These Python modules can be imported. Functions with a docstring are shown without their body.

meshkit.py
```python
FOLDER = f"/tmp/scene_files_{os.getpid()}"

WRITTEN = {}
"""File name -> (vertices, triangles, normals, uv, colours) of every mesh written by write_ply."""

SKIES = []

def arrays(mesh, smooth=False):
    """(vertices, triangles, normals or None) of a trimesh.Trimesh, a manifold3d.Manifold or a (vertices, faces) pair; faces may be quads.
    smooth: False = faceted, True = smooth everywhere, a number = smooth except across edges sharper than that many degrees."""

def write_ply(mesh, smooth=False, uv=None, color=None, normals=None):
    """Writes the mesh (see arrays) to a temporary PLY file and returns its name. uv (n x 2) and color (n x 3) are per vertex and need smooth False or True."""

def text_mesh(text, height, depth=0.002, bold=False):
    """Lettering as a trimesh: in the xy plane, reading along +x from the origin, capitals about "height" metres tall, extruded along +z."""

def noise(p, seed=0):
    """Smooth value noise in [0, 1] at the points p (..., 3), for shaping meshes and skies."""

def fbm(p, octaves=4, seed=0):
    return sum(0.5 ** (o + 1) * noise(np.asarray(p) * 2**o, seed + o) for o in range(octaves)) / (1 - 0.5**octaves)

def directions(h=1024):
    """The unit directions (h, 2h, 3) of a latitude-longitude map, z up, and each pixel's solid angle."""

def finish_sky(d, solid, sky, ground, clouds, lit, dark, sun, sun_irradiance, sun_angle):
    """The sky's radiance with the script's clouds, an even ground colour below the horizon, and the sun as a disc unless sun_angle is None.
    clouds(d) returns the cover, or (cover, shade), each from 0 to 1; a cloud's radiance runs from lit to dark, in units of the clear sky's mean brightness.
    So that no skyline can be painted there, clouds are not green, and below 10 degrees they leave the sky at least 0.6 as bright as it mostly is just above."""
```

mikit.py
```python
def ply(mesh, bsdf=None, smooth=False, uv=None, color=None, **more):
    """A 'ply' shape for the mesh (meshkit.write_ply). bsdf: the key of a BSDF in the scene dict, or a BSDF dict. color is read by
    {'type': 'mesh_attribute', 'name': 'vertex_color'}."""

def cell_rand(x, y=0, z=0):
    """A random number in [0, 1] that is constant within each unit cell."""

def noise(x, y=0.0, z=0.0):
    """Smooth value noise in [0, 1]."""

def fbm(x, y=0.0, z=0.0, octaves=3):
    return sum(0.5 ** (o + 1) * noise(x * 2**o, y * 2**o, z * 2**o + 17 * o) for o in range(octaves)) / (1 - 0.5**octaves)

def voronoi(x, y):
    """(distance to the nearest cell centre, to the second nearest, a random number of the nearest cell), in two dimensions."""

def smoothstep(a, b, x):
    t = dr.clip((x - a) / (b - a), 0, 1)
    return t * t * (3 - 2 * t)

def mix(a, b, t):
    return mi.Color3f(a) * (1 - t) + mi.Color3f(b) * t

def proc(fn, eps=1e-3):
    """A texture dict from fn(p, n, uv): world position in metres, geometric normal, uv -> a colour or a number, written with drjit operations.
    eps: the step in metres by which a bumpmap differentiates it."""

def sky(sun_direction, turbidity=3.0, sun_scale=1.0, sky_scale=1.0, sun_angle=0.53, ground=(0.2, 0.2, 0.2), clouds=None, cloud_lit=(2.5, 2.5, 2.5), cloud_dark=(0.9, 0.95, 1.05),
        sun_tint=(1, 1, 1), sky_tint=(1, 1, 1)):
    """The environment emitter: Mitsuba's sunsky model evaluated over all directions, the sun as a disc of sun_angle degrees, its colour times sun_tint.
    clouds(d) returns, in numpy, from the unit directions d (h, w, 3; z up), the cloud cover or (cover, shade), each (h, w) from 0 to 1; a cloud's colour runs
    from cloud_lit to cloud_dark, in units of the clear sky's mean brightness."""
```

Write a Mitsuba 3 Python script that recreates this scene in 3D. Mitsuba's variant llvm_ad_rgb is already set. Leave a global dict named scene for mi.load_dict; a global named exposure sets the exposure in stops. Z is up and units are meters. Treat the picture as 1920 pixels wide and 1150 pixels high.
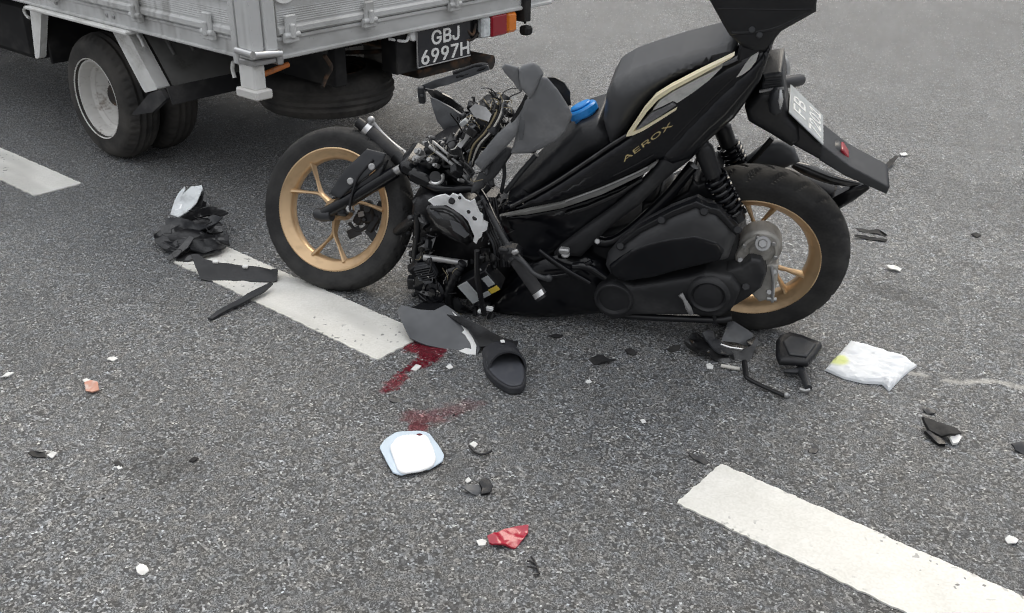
import math, random
import numpy as np, trimesh, shapely, drjit as dr, mitsuba as mi
import mikit, meshkit
from scipy.spatial import Delaunay
from mikit import proc, noise, fbm, voronoi, cell_rand, smoothstep, mix

T = mi.ScalarTransform4f
scene, labels = {}, {}
rng = np.random.default_rng(7)

# ------------------------------------------------------------------ camera, sky, exposure
EYE = np.array([0, 0, 1.43])
FOCAL, PITCH, ROLL = 1875.84, 0.464873, -0.011927      # of a 1920 x 1150 picture
_r, _d, _f = np.array([1, 0, 0.]), np.array([0, -math.sin(PITCH), -math.cos(PITCH)]), np.array([0, math.cos(PITCH), -math.sin(PITCH)])
AX = np.stack([math.cos(ROLL) * _r + math.sin(ROLL) * _d, -math.sin(ROLL) * _r + math.cos(ROLL) * _d, _f])
scene['camera'] = {'type': 'perspective', 'fov': 2 * math.degrees(math.atan(960 / FOCAL)), 'fov_axis': 'x', 'near_clip': 0.05, 'far_clip': 2000.0,
                   'to_world': T().look_at(origin=EYE.tolist(), target=(EYE + AX[2]).tolist(), up=(-AX[1]).tolist())}
exposure = 2.62
scene['sky'] = mikit.sky((0.30, 0.70, 0.95), turbidity=3, sun_scale=0.20, sun_angle=34, sun_tint=(0.92, 1.0, 1.12),
                         clouds=lambda d: (1.0, np.clip(1.10 - 1.12 * d[..., 2] + 0.25 * (meshkit.fbm(d * 3.0, 3) - 0.5), 0, 1)),
                         cloud_lit=(2.55, 2.6, 2.68), cloud_dark=(0.55, 0.57, 0.61))


# ------------------------------------------------------------------ surveying: where a sight line of the photograph meets a known plane
def ray(u, v):
    return np.array([u - 960.0, v - 575.0, FOCAL]) @ AX


class Frame:
    """A plane in the place: origin, X axis and normal N; local coordinates (a along X, n along N, b along X x N)."""

    def __init__(self, o, X, N):
        self.o = np.asarray(o, float)
        N = np.asarray(N, float) / np.linalg.norm(N)
        X = np.asarray(X, float)
        X = X - N * (X @ N)
        self.A = np.stack([X / np.linalg.norm(X), N, np.cross(X / np.linalg.norm(X), N)])
        m = np.eye(4)
        m[:3, :3], m[:3, 3] = self.A.T, self.o
        self.m = m
        self.to_world = T(m)

    def hit(self, u, v, n=0.0):
        r = ray(u, v)
        p0 = self.o + self.A[1] * n
        p = EYE + r * (((p0 - EYE) @ self.A[1]) / (r @ self.A[1]))
        return self.A @ (p - self.o)

    def ab(self, pts, n=0.0):
        return np.array([self.hit(q[0], q[1], q[2] if len(q) > 2 else n)[[0, 2]] for q in pts])

    def p3(self, pts, n=0.0):
        return np.array([self.hit(q[0], q[1], q[2] if len(q) > 2 else n) for q in pts])


def wheel_frame(c, az, el):
    az, el = math.radians(az), math.radians(el)
    n = np.array([math.cos(el) * math.cos(az), math.cos(el) * math.sin(az), math.sin(el)])
    return Frame(c, [-math.sin(az) * -1, math.cos(az) * -1, 0], n)


WORLD = Frame([0, 0, 0], [1, 0, 0], [0, 1, 0])


def gnd(u, v, z=0.0):
    r = ray(u, v)
    return EYE + r * ((z - EYE[2]) / r[2])


# ------------------------------------------------------------------ entries
def numbered(k):
    if not any(q == k or q.startswith(k + '__') for q in (*scene, *labels)):
        return k
    i = 1
    while any(q == f'{k}_{i:03d}' or q.startswith(f'{k}_{i:03d}__') for q in (*scene, *labels)):
        i += 1
    return f'{k}_{i:03d}'


def thing(name, label, cat, group=None):
    k = numbered(name)
    labels[k] = {'label': label, 'category': cat}
    if group:
        labels[k]['group'] = group
    return k


def put(name, mesh, mat, frame=WORLD, parent=None, smooth=35, label=None, color=None):
    """One mesh = one entry. With a parent: its part."""
    if parent:
        name = numbered(parent + '__' + name)
    if isinstance(mesh, (list, tuple)) and not isinstance(mesh[0], np.ndarray):
        mesh = trimesh.util.concatenate(list(mesh))
    scene[name] = mikit.ply(mesh, mat, smooth=smooth, to_world=frame.to_world)
    if label:
        labels.setdefault(name, {})['label'] = label
    return name


def struct(name, mesh, mat, label, frame=WORLD, kind='structure', smooth=False):
    name = numbered(name)
    scene[name] = mikit.ply(mesh, mat, smooth=smooth, to_world=frame.to_world)
    labels[name] = {'label': label, 'kind': kind}
    return name


# ------------------------------------------------------------------ mesh helpers
def TM(v, f):
    return trimesh.Trimesh(np.asarray(v, float), np.asarray(f), process=False)


def prof(d, r):
    return np.sqrt(np.clip(1 - (1 - np.clip(d / r, 0, 1)) ** 2, 0, 1))


def slab(pts, top, bot, res=0.02, rc=0.0, fine=None):
    """A closed solid over the outline pts (a, b): its two faces at n = top(a, b, d) and bot(a, b, d), d = distance to the outline."""
    poly = shapely.Polygon(np.asarray(pts)[:, :2]).buffer(0)
    if rc:
        poly = poly.buffer(-rc, quad_segs=4).buffer(2 * rc, quad_segs=4).buffer(-rc, quad_segs=4)
    if poly.geom_type != 'Polygon':
        poly = max(poly.geoms, key=lambda g: g.area)
    poly = shapely.Polygon(poly.exterior)
    ring = np.array(shapely.segmentize(poly, res).exterior.coords)[:-1]
    x0, y0, x1, y1 = poly.bounds
    gx, gy = np.meshgrid(np.arange(x0, x1, res), np.arange(y0, y1, res * 0.87))
    gx = gx + (np.arange(gx.shape[0]) % 2)[:, None] * res / 2
    g = np.c_[gx.ravel(), gy.ravel()]
    rings = [ring]
    for step in ([res * 0.12, res * 0.45] if fine is None else fine):
        inner = poly.buffer(-step)
        for q in getattr(inner, 'geoms', [inner]):
            if not q.is_empty:
                rings.append(np.array(shapely.segmentize(q, res).exterior.coords)[:-1])
    last = (res * 0.45 if fine is None else (fine[-1] if fine else 0)) + res * 0.35
    if len(g):
        keep = shapely.contains_xy(poly.buffer(-last), g[:, 0], g[:, 1]) if not poly.buffer(-last).is_empty else np.zeros(len(g), bool)
        rings.append(g[keep])
    P = np.vstack(rings)
    P = P + (np.arange(len(P)) % 7 - 3)[:, None] * 1e-7
    tri = Delaunay(P).simplices
    c = P[tri].mean(1)
    tri = tri[shapely.contains_xy(poly.buffer(1e-6), c[:, 0], c[:, 1])]
    e1, e2 = P[tri[:, 1]] - P[tri[:, 0]], P[tri[:, 2]] - P[tri[:, 0]]
    area = e1[:, 0] * e2[:, 1] - e1[:, 1] * e2[:, 0]
    tri, area = tri[np.abs(area) > 1e-12], area[np.abs(area) > 1e-12]
    tri[area < 0] = tri[area < 0][:, ::-1]
    d = shapely.distance(shapely.points(P), poly.exterior)
    fn = lambda q: (q(P[:, 0], P[:, 1], d) if callable(q) else np.full(len(P), float(q)))
    t, b = fn(top), fn(bot)
    n = len(P)
    V = np.vstack([np.c_[P[:, 0], t, P[:, 1]], np.c_[P[:, 0], b, P[:, 1]]])
    F = [tri[:, ::-1], tri + n]
    ed = np.vstack([tri[:, [0, 1]], tri[:, [1, 2]], tri[:, [2, 0]]])
    key = {}
    for a, bb in ed:
        key.setdefault((min(a, bb), max(a, bb)), []).append((a, bb))
    side = np.array([v[0] for v in key.values() if len(v) == 1])
    F.append(np.c_[side[:, 0], side[:, 1], side[:, 1] + n])
    F.append(np.c_[side[:, 0], side[:, 1] + n, side[:, 0] + n])
    m = TM(V, np.vstack(F))
    if m.volume < 0:
        m.faces = m.faces[:, ::-1]
    return m


def pillow(pts, near, far, r=0.02, h=None, res=0.02, rc=0.0, r2=None, h2=None, dome=0.0, domer=0.08, wob=0.0):
    """A solid between n = far and n = near with rounded edges (in-plane radius r, drop h)."""
    h = min(r, (near - far) * 0.5) if h is None else h
    r2, h2 = (r if r2 is None else r2), (h if h2 is None else h2)
    fine = [r * 0.08, r * 0.3, r * 0.65] if r < 2.5 * res else [r * 0.05, r * 0.18]
    wv = (lambda a, b: wob * (meshkit.fbm(np.c_[a * 14, b * 14, a * 0 + near * 50], 3) - 0.5)) if wob else (lambda a, b: 0)
    return slab(pts, lambda a, b, d: near - h * (1 - prof(d, r)) + dome * prof(d, domer) + wv(a, b), lambda a, b, d: far + h2 * (1 - prof(d, r2)) + wv(a, b), res, rc, fine)


def sheet(pts, t=0.004, fn=None, res=0.015, rc=0.0, seed=0, amp=0.0, freq=12):
    """A thin bent panel over the outline: fn(a, b) lifts it, amp adds crumple."""
    def z(a, b):
        out = (fn(a, b) if fn else 0.0) + (amp * 2 * (meshkit.fbm(np.c_[a * freq, b * freq, a * 0 + seed * 3.7], 3) - 0.5) if amp else 0.0)
        return out + 0 * a
    return slab(pts, lambda a, b, d: z(a, b) + t / 2, lambda a, b, d: z(a, b) - t / 2, res, rc, [min(t, res * 0.3)])


def rbox(size, c=(0, 0, 0), r=0.004, rot=None):
    s = np.asarray(size, float) / 2
    r = min(r, s.min() * 0.6)
    v = []
    for sx in (-1, 1):
        for sy in (-1, 1):
            for sz in (-1, 1):
                q = np.array([sx, sy, sz]) * s
                for k in range(3):
                    w = q.copy()
                    w[[j for j in range(3) if j != k]] -= r * np.array([sx, sy, sz])[[j for j in range(3) if j != k]]
                    v.append(w)
    m = trimesh.convex.convex_hull(np.array(v))
    if rot is not None:
        m.apply_transform(rot)
    m.apply_translation(c)
    return m


def spline(p, n=8):
    p = np.asarray(p, float)
    if len(p) < 3:
        return p
    q = np.vstack([2 * p[0] - p[1], p, 2 * p[-1] - p[-2]])
    out = []
    for i in range(len(p) - 1):
        a, b, c, d = q[i:i + 4]
        for t in np.linspace(0, 1, n, endpoint=False):
            out.append(0.5 * ((2 * b) + (-a + c) * t + (2 * a - 5 * b + 4 * c - d) * t * t + (-a + 3 * b - 3 * c + d) * t ** 3))
    return np.array(out + [p[-1]])


def tube(p, r, sides=10, cap=True, smooth=0):
    p = spline(p, smooth) if smooth else np.asarray(p, float)
    r = np.interp(np.linspace(0, 1, len(p)), np.linspace(0, 1, len(np.atleast_1d(r))), np.atleast_1d(r)) if np.ndim(r) else np.full(len(p), r)
    t = np.gradient(p, axis=0)
    t /= np.maximum(np.linalg.norm(t, axis=1, keepdims=True), 1e-12)
    a = np.cross(t[0], [0.31, 0.2, 0.93])
    a /= np.linalg.norm(a)
    ang = np.arange(sides) * 2 * np.pi / sides
    V = []
    for i in range(len(p)):
        a = a - t[i] * (a @ t[i])
        a /= np.linalg.norm(a)
        b = np.cross(t[i], a)
        V.append(p[i] + r[i] * (np.cos(ang)[:, None] * a + np.sin(ang)[:, None] * b))
    V = np.vstack(V)
    F = []
    for i in range(len(p) - 1):
        for j in range(sides):
            k = (j + 1) % sides
            F += [[i * sides + j, i * sides + k, (i + 1) * sides + k], [i * sides + j, (i + 1) * sides + k, (i + 1) * sides + j]]
    if cap:
        n = len(V)
        V = np.vstack([V, p[0], p[-1]])
        e = (len(p) - 1) * sides
        for j in range(sides):
            k = (j + 1) % sides
            F += [[n, k, j], [n + 1, e + j, e + k]]
    return TM(V, F)


def lathe(profile, n=96, closed=False, disp=None):
    """Revolves (r, y) points about the local n axis (y). disp(theta, i) adds to r."""
    pr = np.asarray(profile, float)
    th = np.arange(n) * 2 * np.pi / n
    rr = np.repeat(pr[None, :, 0], n, 0)
    if disp is not None:
        rr = rr + disp(th[:, None], np.arange(len(pr))[None, :])
    V = np.stack([rr * np.cos(th)[:, None], np.repeat(pr[None, :, 1], n, 0), rr * np.sin(th)[:, None]], -1).reshape(-1, 3)
    k = len(pr)
    F = []
    idx = np.arange(n)
    for i in range(k if closed else k - 1):
        j = (i + 1) % k
        a, b = idx * k + i, idx * k + j
        c, d = ((idx + 1) % n) * k + j, ((idx + 1) % n) * k + i
        F += [np.c_[a, b, c], np.c_[a, c, d]]
    m = TM(V, np.vstack(F))
    if closed and m.volume < 0:
        m.faces = m.faces[:, ::-1]
    return m


def disc(r, y0, y1, ch=0.002, n=32):
    return lathe([(1e-5, y0), (r - ch, y0), (r, y0 + ch), (r, y1 - ch), (r - ch, y1), (1e-5, y1)], n)


def moved(m, *t):
    m = m.copy()
    m.apply_translation(t)
    return m


def rot(deg, axis, about=(0, 0, 0)):
    return trimesh.transformations.rotation_matrix(math.radians(deg), axis, about)


def along(p0, p1, m):
    """Moves a mesh built round the y axis from y = 0 so that it runs from p0 towards p1."""
    d = np.asarray(p1, float) - p0
    d /= np.linalg.norm(d)
    m = m.copy()
    m.apply_transform(trimesh.geometry.align_vectors([0, 1, 0], d))
    m.apply_translation(p0)
    return m


# ------------------------------------------------------------------ materials
def tex(fn, eps=1e-3):
    return proc(fn, eps)


def principled(color, rough=0.5, spec=0.5, metallic=0.0, coat=0.0, bump=None, bscale=1.0, **kw):
    b = {'type': 'principled', 'base_color': color if isinstance(color, dict) else {'type': 'rgb', 'value': list(color)},
         'roughness': rough, 'specular': spec, 'metallic': metallic, 'clearcoat': coat, 'clearcoat_gloss': 0.9, **kw}
    if bump is not None:
        b = {'type': 'bumpmap', 'arbitrary': bump, 'scale': bscale, 'bsdf': b}
    return {'type': 'twosided', 'bsdf': b}


def dusty(base, dust=(0.16, 0.155, 0.145), amount=0.35, scale=9.0, scratch=0.0):
    """A base colour with a broken film of road dust and fine light scratches."""
    def fn(p, n, uv):
        f = fbm(p.x * scale, p.y * scale, p.z * scale, 4)
        f2 = noise(p.x * 160, p.y * 160, p.z * 160)
        a = smoothstep(0.42, 0.85, f) * (0.5 + 0.5 * f2)
        if scratch:
            s = noise((p.x + p.z) * 25, (p.z - p.x) * 420, p.y * 25)
            a = dr.maximum(a, smoothstep(0.80, 0.92, s) * smoothstep(0.45, 0.7, fbm(p.x * 7, p.y * 7, p.z * 7 + 5, 2)) * scratch)
        return mix(base, dust, a * amount)
    return tex(fn)


STAIN = [(778, 652, 0.034, 1.0), (802, 652, 0.042, 1.0), (820, 657, 0.030, 1.0), (804, 668, 0.034, 1.0), (786, 682, 0.026, 0.9), (768, 692, 0.018, 0.75), (752, 706, 0.022, 0.7), (738, 720, 0.024, 0.65), (724, 730, 0.020, 0.5),
         (772, 780, 0.030, 0.42), (790, 786, 0.038, 0.45), (784, 802, 0.026, 0.6), (815, 782, 0.036, 0.36), (845, 770, 0.036, 0.28), (880, 760, 0.028, 0.2), (905, 757, 0.018, 0.16)]
STAIN = [(*(float(q) for q in gnd(u, v)[:2]), r * 1.2, a) for u, v, r, a in STAIN]
SCRAPE = [gnd(u, v)[:2] for u, v in ((1690, 695), (1790, 716), (1870, 716), (1960, 736))]


def asphalt(p, n, uv):
    d1, e1, r1 = voronoi(p.x * 205 + 0.6 * noise(p.x * 60, p.y * 60), p.y * 205)
    d2, e2, r2 = voronoi(p.x * 400, p.y * 400)
    big = fbm(p.x * 0.9, p.y * 0.9, 3.0, 4)
    mid = fbm(p.x * 7, p.y * 7, 1.0, 3)
    stone = 0.032 + 0.215 * r1 * r1 + 0.15 * smoothstep(0.955, 1.0, r1)
    fine = 0.035 + 0.19 * r2 * r2
    seam = smoothstep(0.02, 0.16, e1 - d1)
    v = dr.select(noise(p.x * 45, p.y * 45, 9.0) > 0.40, stone, fine) * (0.34 + 0.66 * seam)
    d3, e3, r3 = voronoi(p.x * 78, p.y * 78)
    r4 = cell_rand(dr.floor(p.x * 31 + 2 * noise(p.x * 20, p.y * 20)), dr.floor(p.y * 24 + 2 * noise(p.x * 20, p.y * 20, 5.0)), 2)
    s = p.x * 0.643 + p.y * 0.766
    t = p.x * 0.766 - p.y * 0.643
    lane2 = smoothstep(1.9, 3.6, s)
    v = v * (1.0 + (0.12 + 0.50 * lane2) * (r3 - 0.5)) * (1.0 + (0.05 + 0.20 * lane2) * (r4 - 0.5))
    v = v * (0.86 + 0.28 * fbm(t * 0.16, s * 2.3, 11.0, 3))
    v = v * (0.78 + 0.30 * big + 0.18 * mid)
    # strips polished darker by tyres along the lane, dark drips, glancing sky sheen painted as a paler lane beyond the dashes
    v = v * (1 - smoothstep(0.42, 0.0, dr.abs(s - 4.1 - 0.25 * big)) * 0.16 - smoothstep(0.35, 0.0, dr.abs(s - 0.95 - 0.2 * big)) * 0.06)
    drip = smoothstep(0.70, 0.84, fbm(t * 2.1, s * 4.2, 8.0, 4))
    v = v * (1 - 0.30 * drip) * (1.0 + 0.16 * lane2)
    warm = noise(p.x * 75, p.y * 75, 4.0)
    c = mi.Color3f(v) * mix((0.95, 1.0, 1.06), (1.03, 1.0, 0.95), warm) * 1.52
    # the soaked-in red stain and the pale scrape, each where it lies
    m = mi.Float(0)
    for x, y, r, a in STAIN:
        m = dr.maximum(m, a * smoothstep(r * 1.15, r * 0.35, dr.sqrt(dr.square(p.x - x) + dr.square(p.y - y)) + 0.9 * r * (fbm(p.x * 70, p.y * 70, 2.0, 3) - 0.5)))
    m = dr.minimum(1.0, m * 1.35) * smoothstep(0.0, 0.30, 0.55 * fbm(p.x * 130, p.y * 130, 6.0, 2) + 0.45 * (1 - r1))
    c = mix(c, c * mi.Color3f(0.60, 0.05, 0.09) + mi.Color3f(0.052, 0.0, 0.004), m)
    g = mi.Float(9)
    for a, b in zip(SCRAPE[:-1], SCRAPE[1:]):
        d = b - a
        k = dr.clip(((p.x - a[0]) * d[0] + (p.y - a[1]) * d[1]) / float(d @ d), 0, 1)
        g = dr.minimum(g, dr.sqrt(dr.square(p.x - a[0] - k * d[0]) + dr.square(p.y - a[1] - k * d[1])))
    g = smoothstep(0.020, 0.003, g + 0.010 * (noise(p.x * 60, p.y * 60, 3.0) - 0.5)) * smoothstep(0.15, 0.42, fbm(p.x * 30, p.y * 30, 1.0, 2)) * (0.55 + 0.45 * r1)
    return mix(c, (0.50, 0.485, 0.45), g * 0.8)


def asphalt_bump(p, n, uv):
    d1, e1, r1 = voronoi(p.x * 205, p.y * 205)
    d2, e2, r2 = voronoi(p.x * 400, p.y * 400)
    return (smoothstep(0.0, 0.35, e1 - d1) * (0.4 + 0.6 * r1) + 0.3 * smoothstep(0, 0.4, e2 - d2)) * 0.0012


def road_paint(p, n, uv):
    g = noise(p.x * 240, p.y * 240)
    b = fbm(p.x * 16, p.y * 16, 2.0, 4)
    spot = smoothstep(0.87, 0.91, noise(p.x * 95, p.y * 95, 7.0)) * smoothstep(0.52, 0.66, fbm(p.x * 3.1, p.y * 3.1, 1.0, 3))
    s = p.x * 0.766 - p.y * 0.643
    q = p.x * 0.643 + p.y * 0.766
    streak = noise(q * 60, s * 2.0) * 0.08
    c = mix((0.60, 0.59, 0.54), (0.79, 0.78, 0.74), g * 0.45 + b * 0.55 + streak)
    black = smoothstep(0.56, 0.80, fbm(s * 1.6, q * 9.0, 4.0, 3)) * (0.4 + 0.6 * g)
    c = mix(c, (0.34, 0.335, 0.31), black * 0.55)
    edge = smoothstep(0.080, 0.1015, dr.abs(q - 1.7655)) * smoothstep(0.74, 0.84, noise(p.x * 120, p.y * 120, 1.0) * 0.6 + b * 0.5)
    return mix(c, (0.11, 0.11, 0.105), dr.minimum(1.0, spot * 0.8 + edge * 0.4))


def tyre_fn(p, n, uv):
    f = fbm(p.x * 14, p.y * 14, p.z * 14, 4)
    g = noise(p.x * 210, p.y * 210, p.z * 210)
    return mix((0.014, 0.014, 0.015), (0.048, 0.047, 0.045), smoothstep(0.3, 0.8, f) * 0.7 + g * 0.25)


def old_tyre_fn(p, n, uv):
    f = fbm(p.x * 9, p.y * 9, p.z * 9, 4)
    g = noise(p.x * 150, p.y * 150, p.z * 150)
    return mix((0.024, 0.024, 0.024), (0.085, 0.079, 0.072), smoothstep(0.25, 0.8, f) * 0.8 + g * 0.2)


def steel_rim_fn(p, n, uv):
    f = fbm(p.x * 18, p.y * 18, p.z * 18, 4)
    g = noise(p.x * 130, p.y * 130, p.z * 130)
    return mix((0.60, 0.59, 0.565), (0.27, 0.235, 0.20), smoothstep(0.50, 0.82, f * 0.75 + g * 0.25))


def alu_truck_fn(p, n, uv):
    f = fbm(p.x * 5, p.y * 5, p.z * 7, 4)
    drip = noise((p.x - p.y) * 40, 0.0, p.z * 4)
    g = noise(p.x * 170, p.y * 170, p.z * 170)
    a = smoothstep(0.38, 0.8, f * 0.7 + drip * 0.3)
    c = mix((0.55, 0.555, 0.55), (0.25, 0.245, 0.23), a * 0.75)
    return mix(c, (0.10, 0.09, 0.08), smoothstep(0.88, 0.97, g) * 0.3)


def alu_cast_fn(p, n, uv):
    f = fbm(p.x * 28, p.y * 28, p.z * 28, 4)
    return mix((0.42, 0.405, 0.375), (0.22, 0.21, 0.19), smoothstep(0.35, 0.75, f) * 0.8)


def gold_fn(p, n, uv):
    f = fbm(p.x * 22, p.y * 22, p.z * 22, 4)
    return mix((0.58, 0.405, 0.235), (0.33, 0.225, 0.13), smoothstep(0.45, 0.85, f) * 0.7)


def rust_fn(p, n, uv):
    f = fbm(p.x * 30, p.y * 30, p.z * 30, 4)
    return mix((0.035, 0.032, 0.03), (0.13, 0.075, 0.045), smoothstep(0.4, 0.8, f))


def panel_grey_fn(p, n, uv):
    f = fbm(p.x * 10, p.y * 10, p.z * 10, 4)
    s = noise((p.x + p.z) * 30, (p.z - p.x) * 380, p.y * 30)
    c = mix((0.080, 0.084, 0.091), (0.145, 0.15, 0.157), smoothstep(0.3, 0.8, f))
    return mix(c, (0.34, 0.34, 0.33), smoothstep(0.78, 0.9, s) * smoothstep(0.5, 0.75, fbm(p.x * 5, p.y * 5, p.z * 5, 2)) * 0.5)


def paper_fn(p, n, uv):
    f = fbm(p.x * 30, p.y * 30, p.z * 30, 3)
    c = mix((0.80, 0.82, 0.84), (0.66, 0.69, 0.72), f)
    q = dr.sqrt(dr.square((p.x - PK[0]) / 0.034) + dr.square((p.y - PK[1]) / 0.042))
    return mix(c, (0.66, 0.72, 0.22), smoothstep(1.15, 0.6, q + 0.5 * (f - 0.5)) * 0.85)


def plank_bump(p, n, uv):
    return fbm(p.x * 200, p.y * 200, p.z * 200, 2) * 0.0004


def vinyl_bump(p, n, uv):
    d, e, r = voronoi(p.x * 420 + p.y * 120, p.z * 420 - p.y * 300)
    return d * 0.00025


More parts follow.
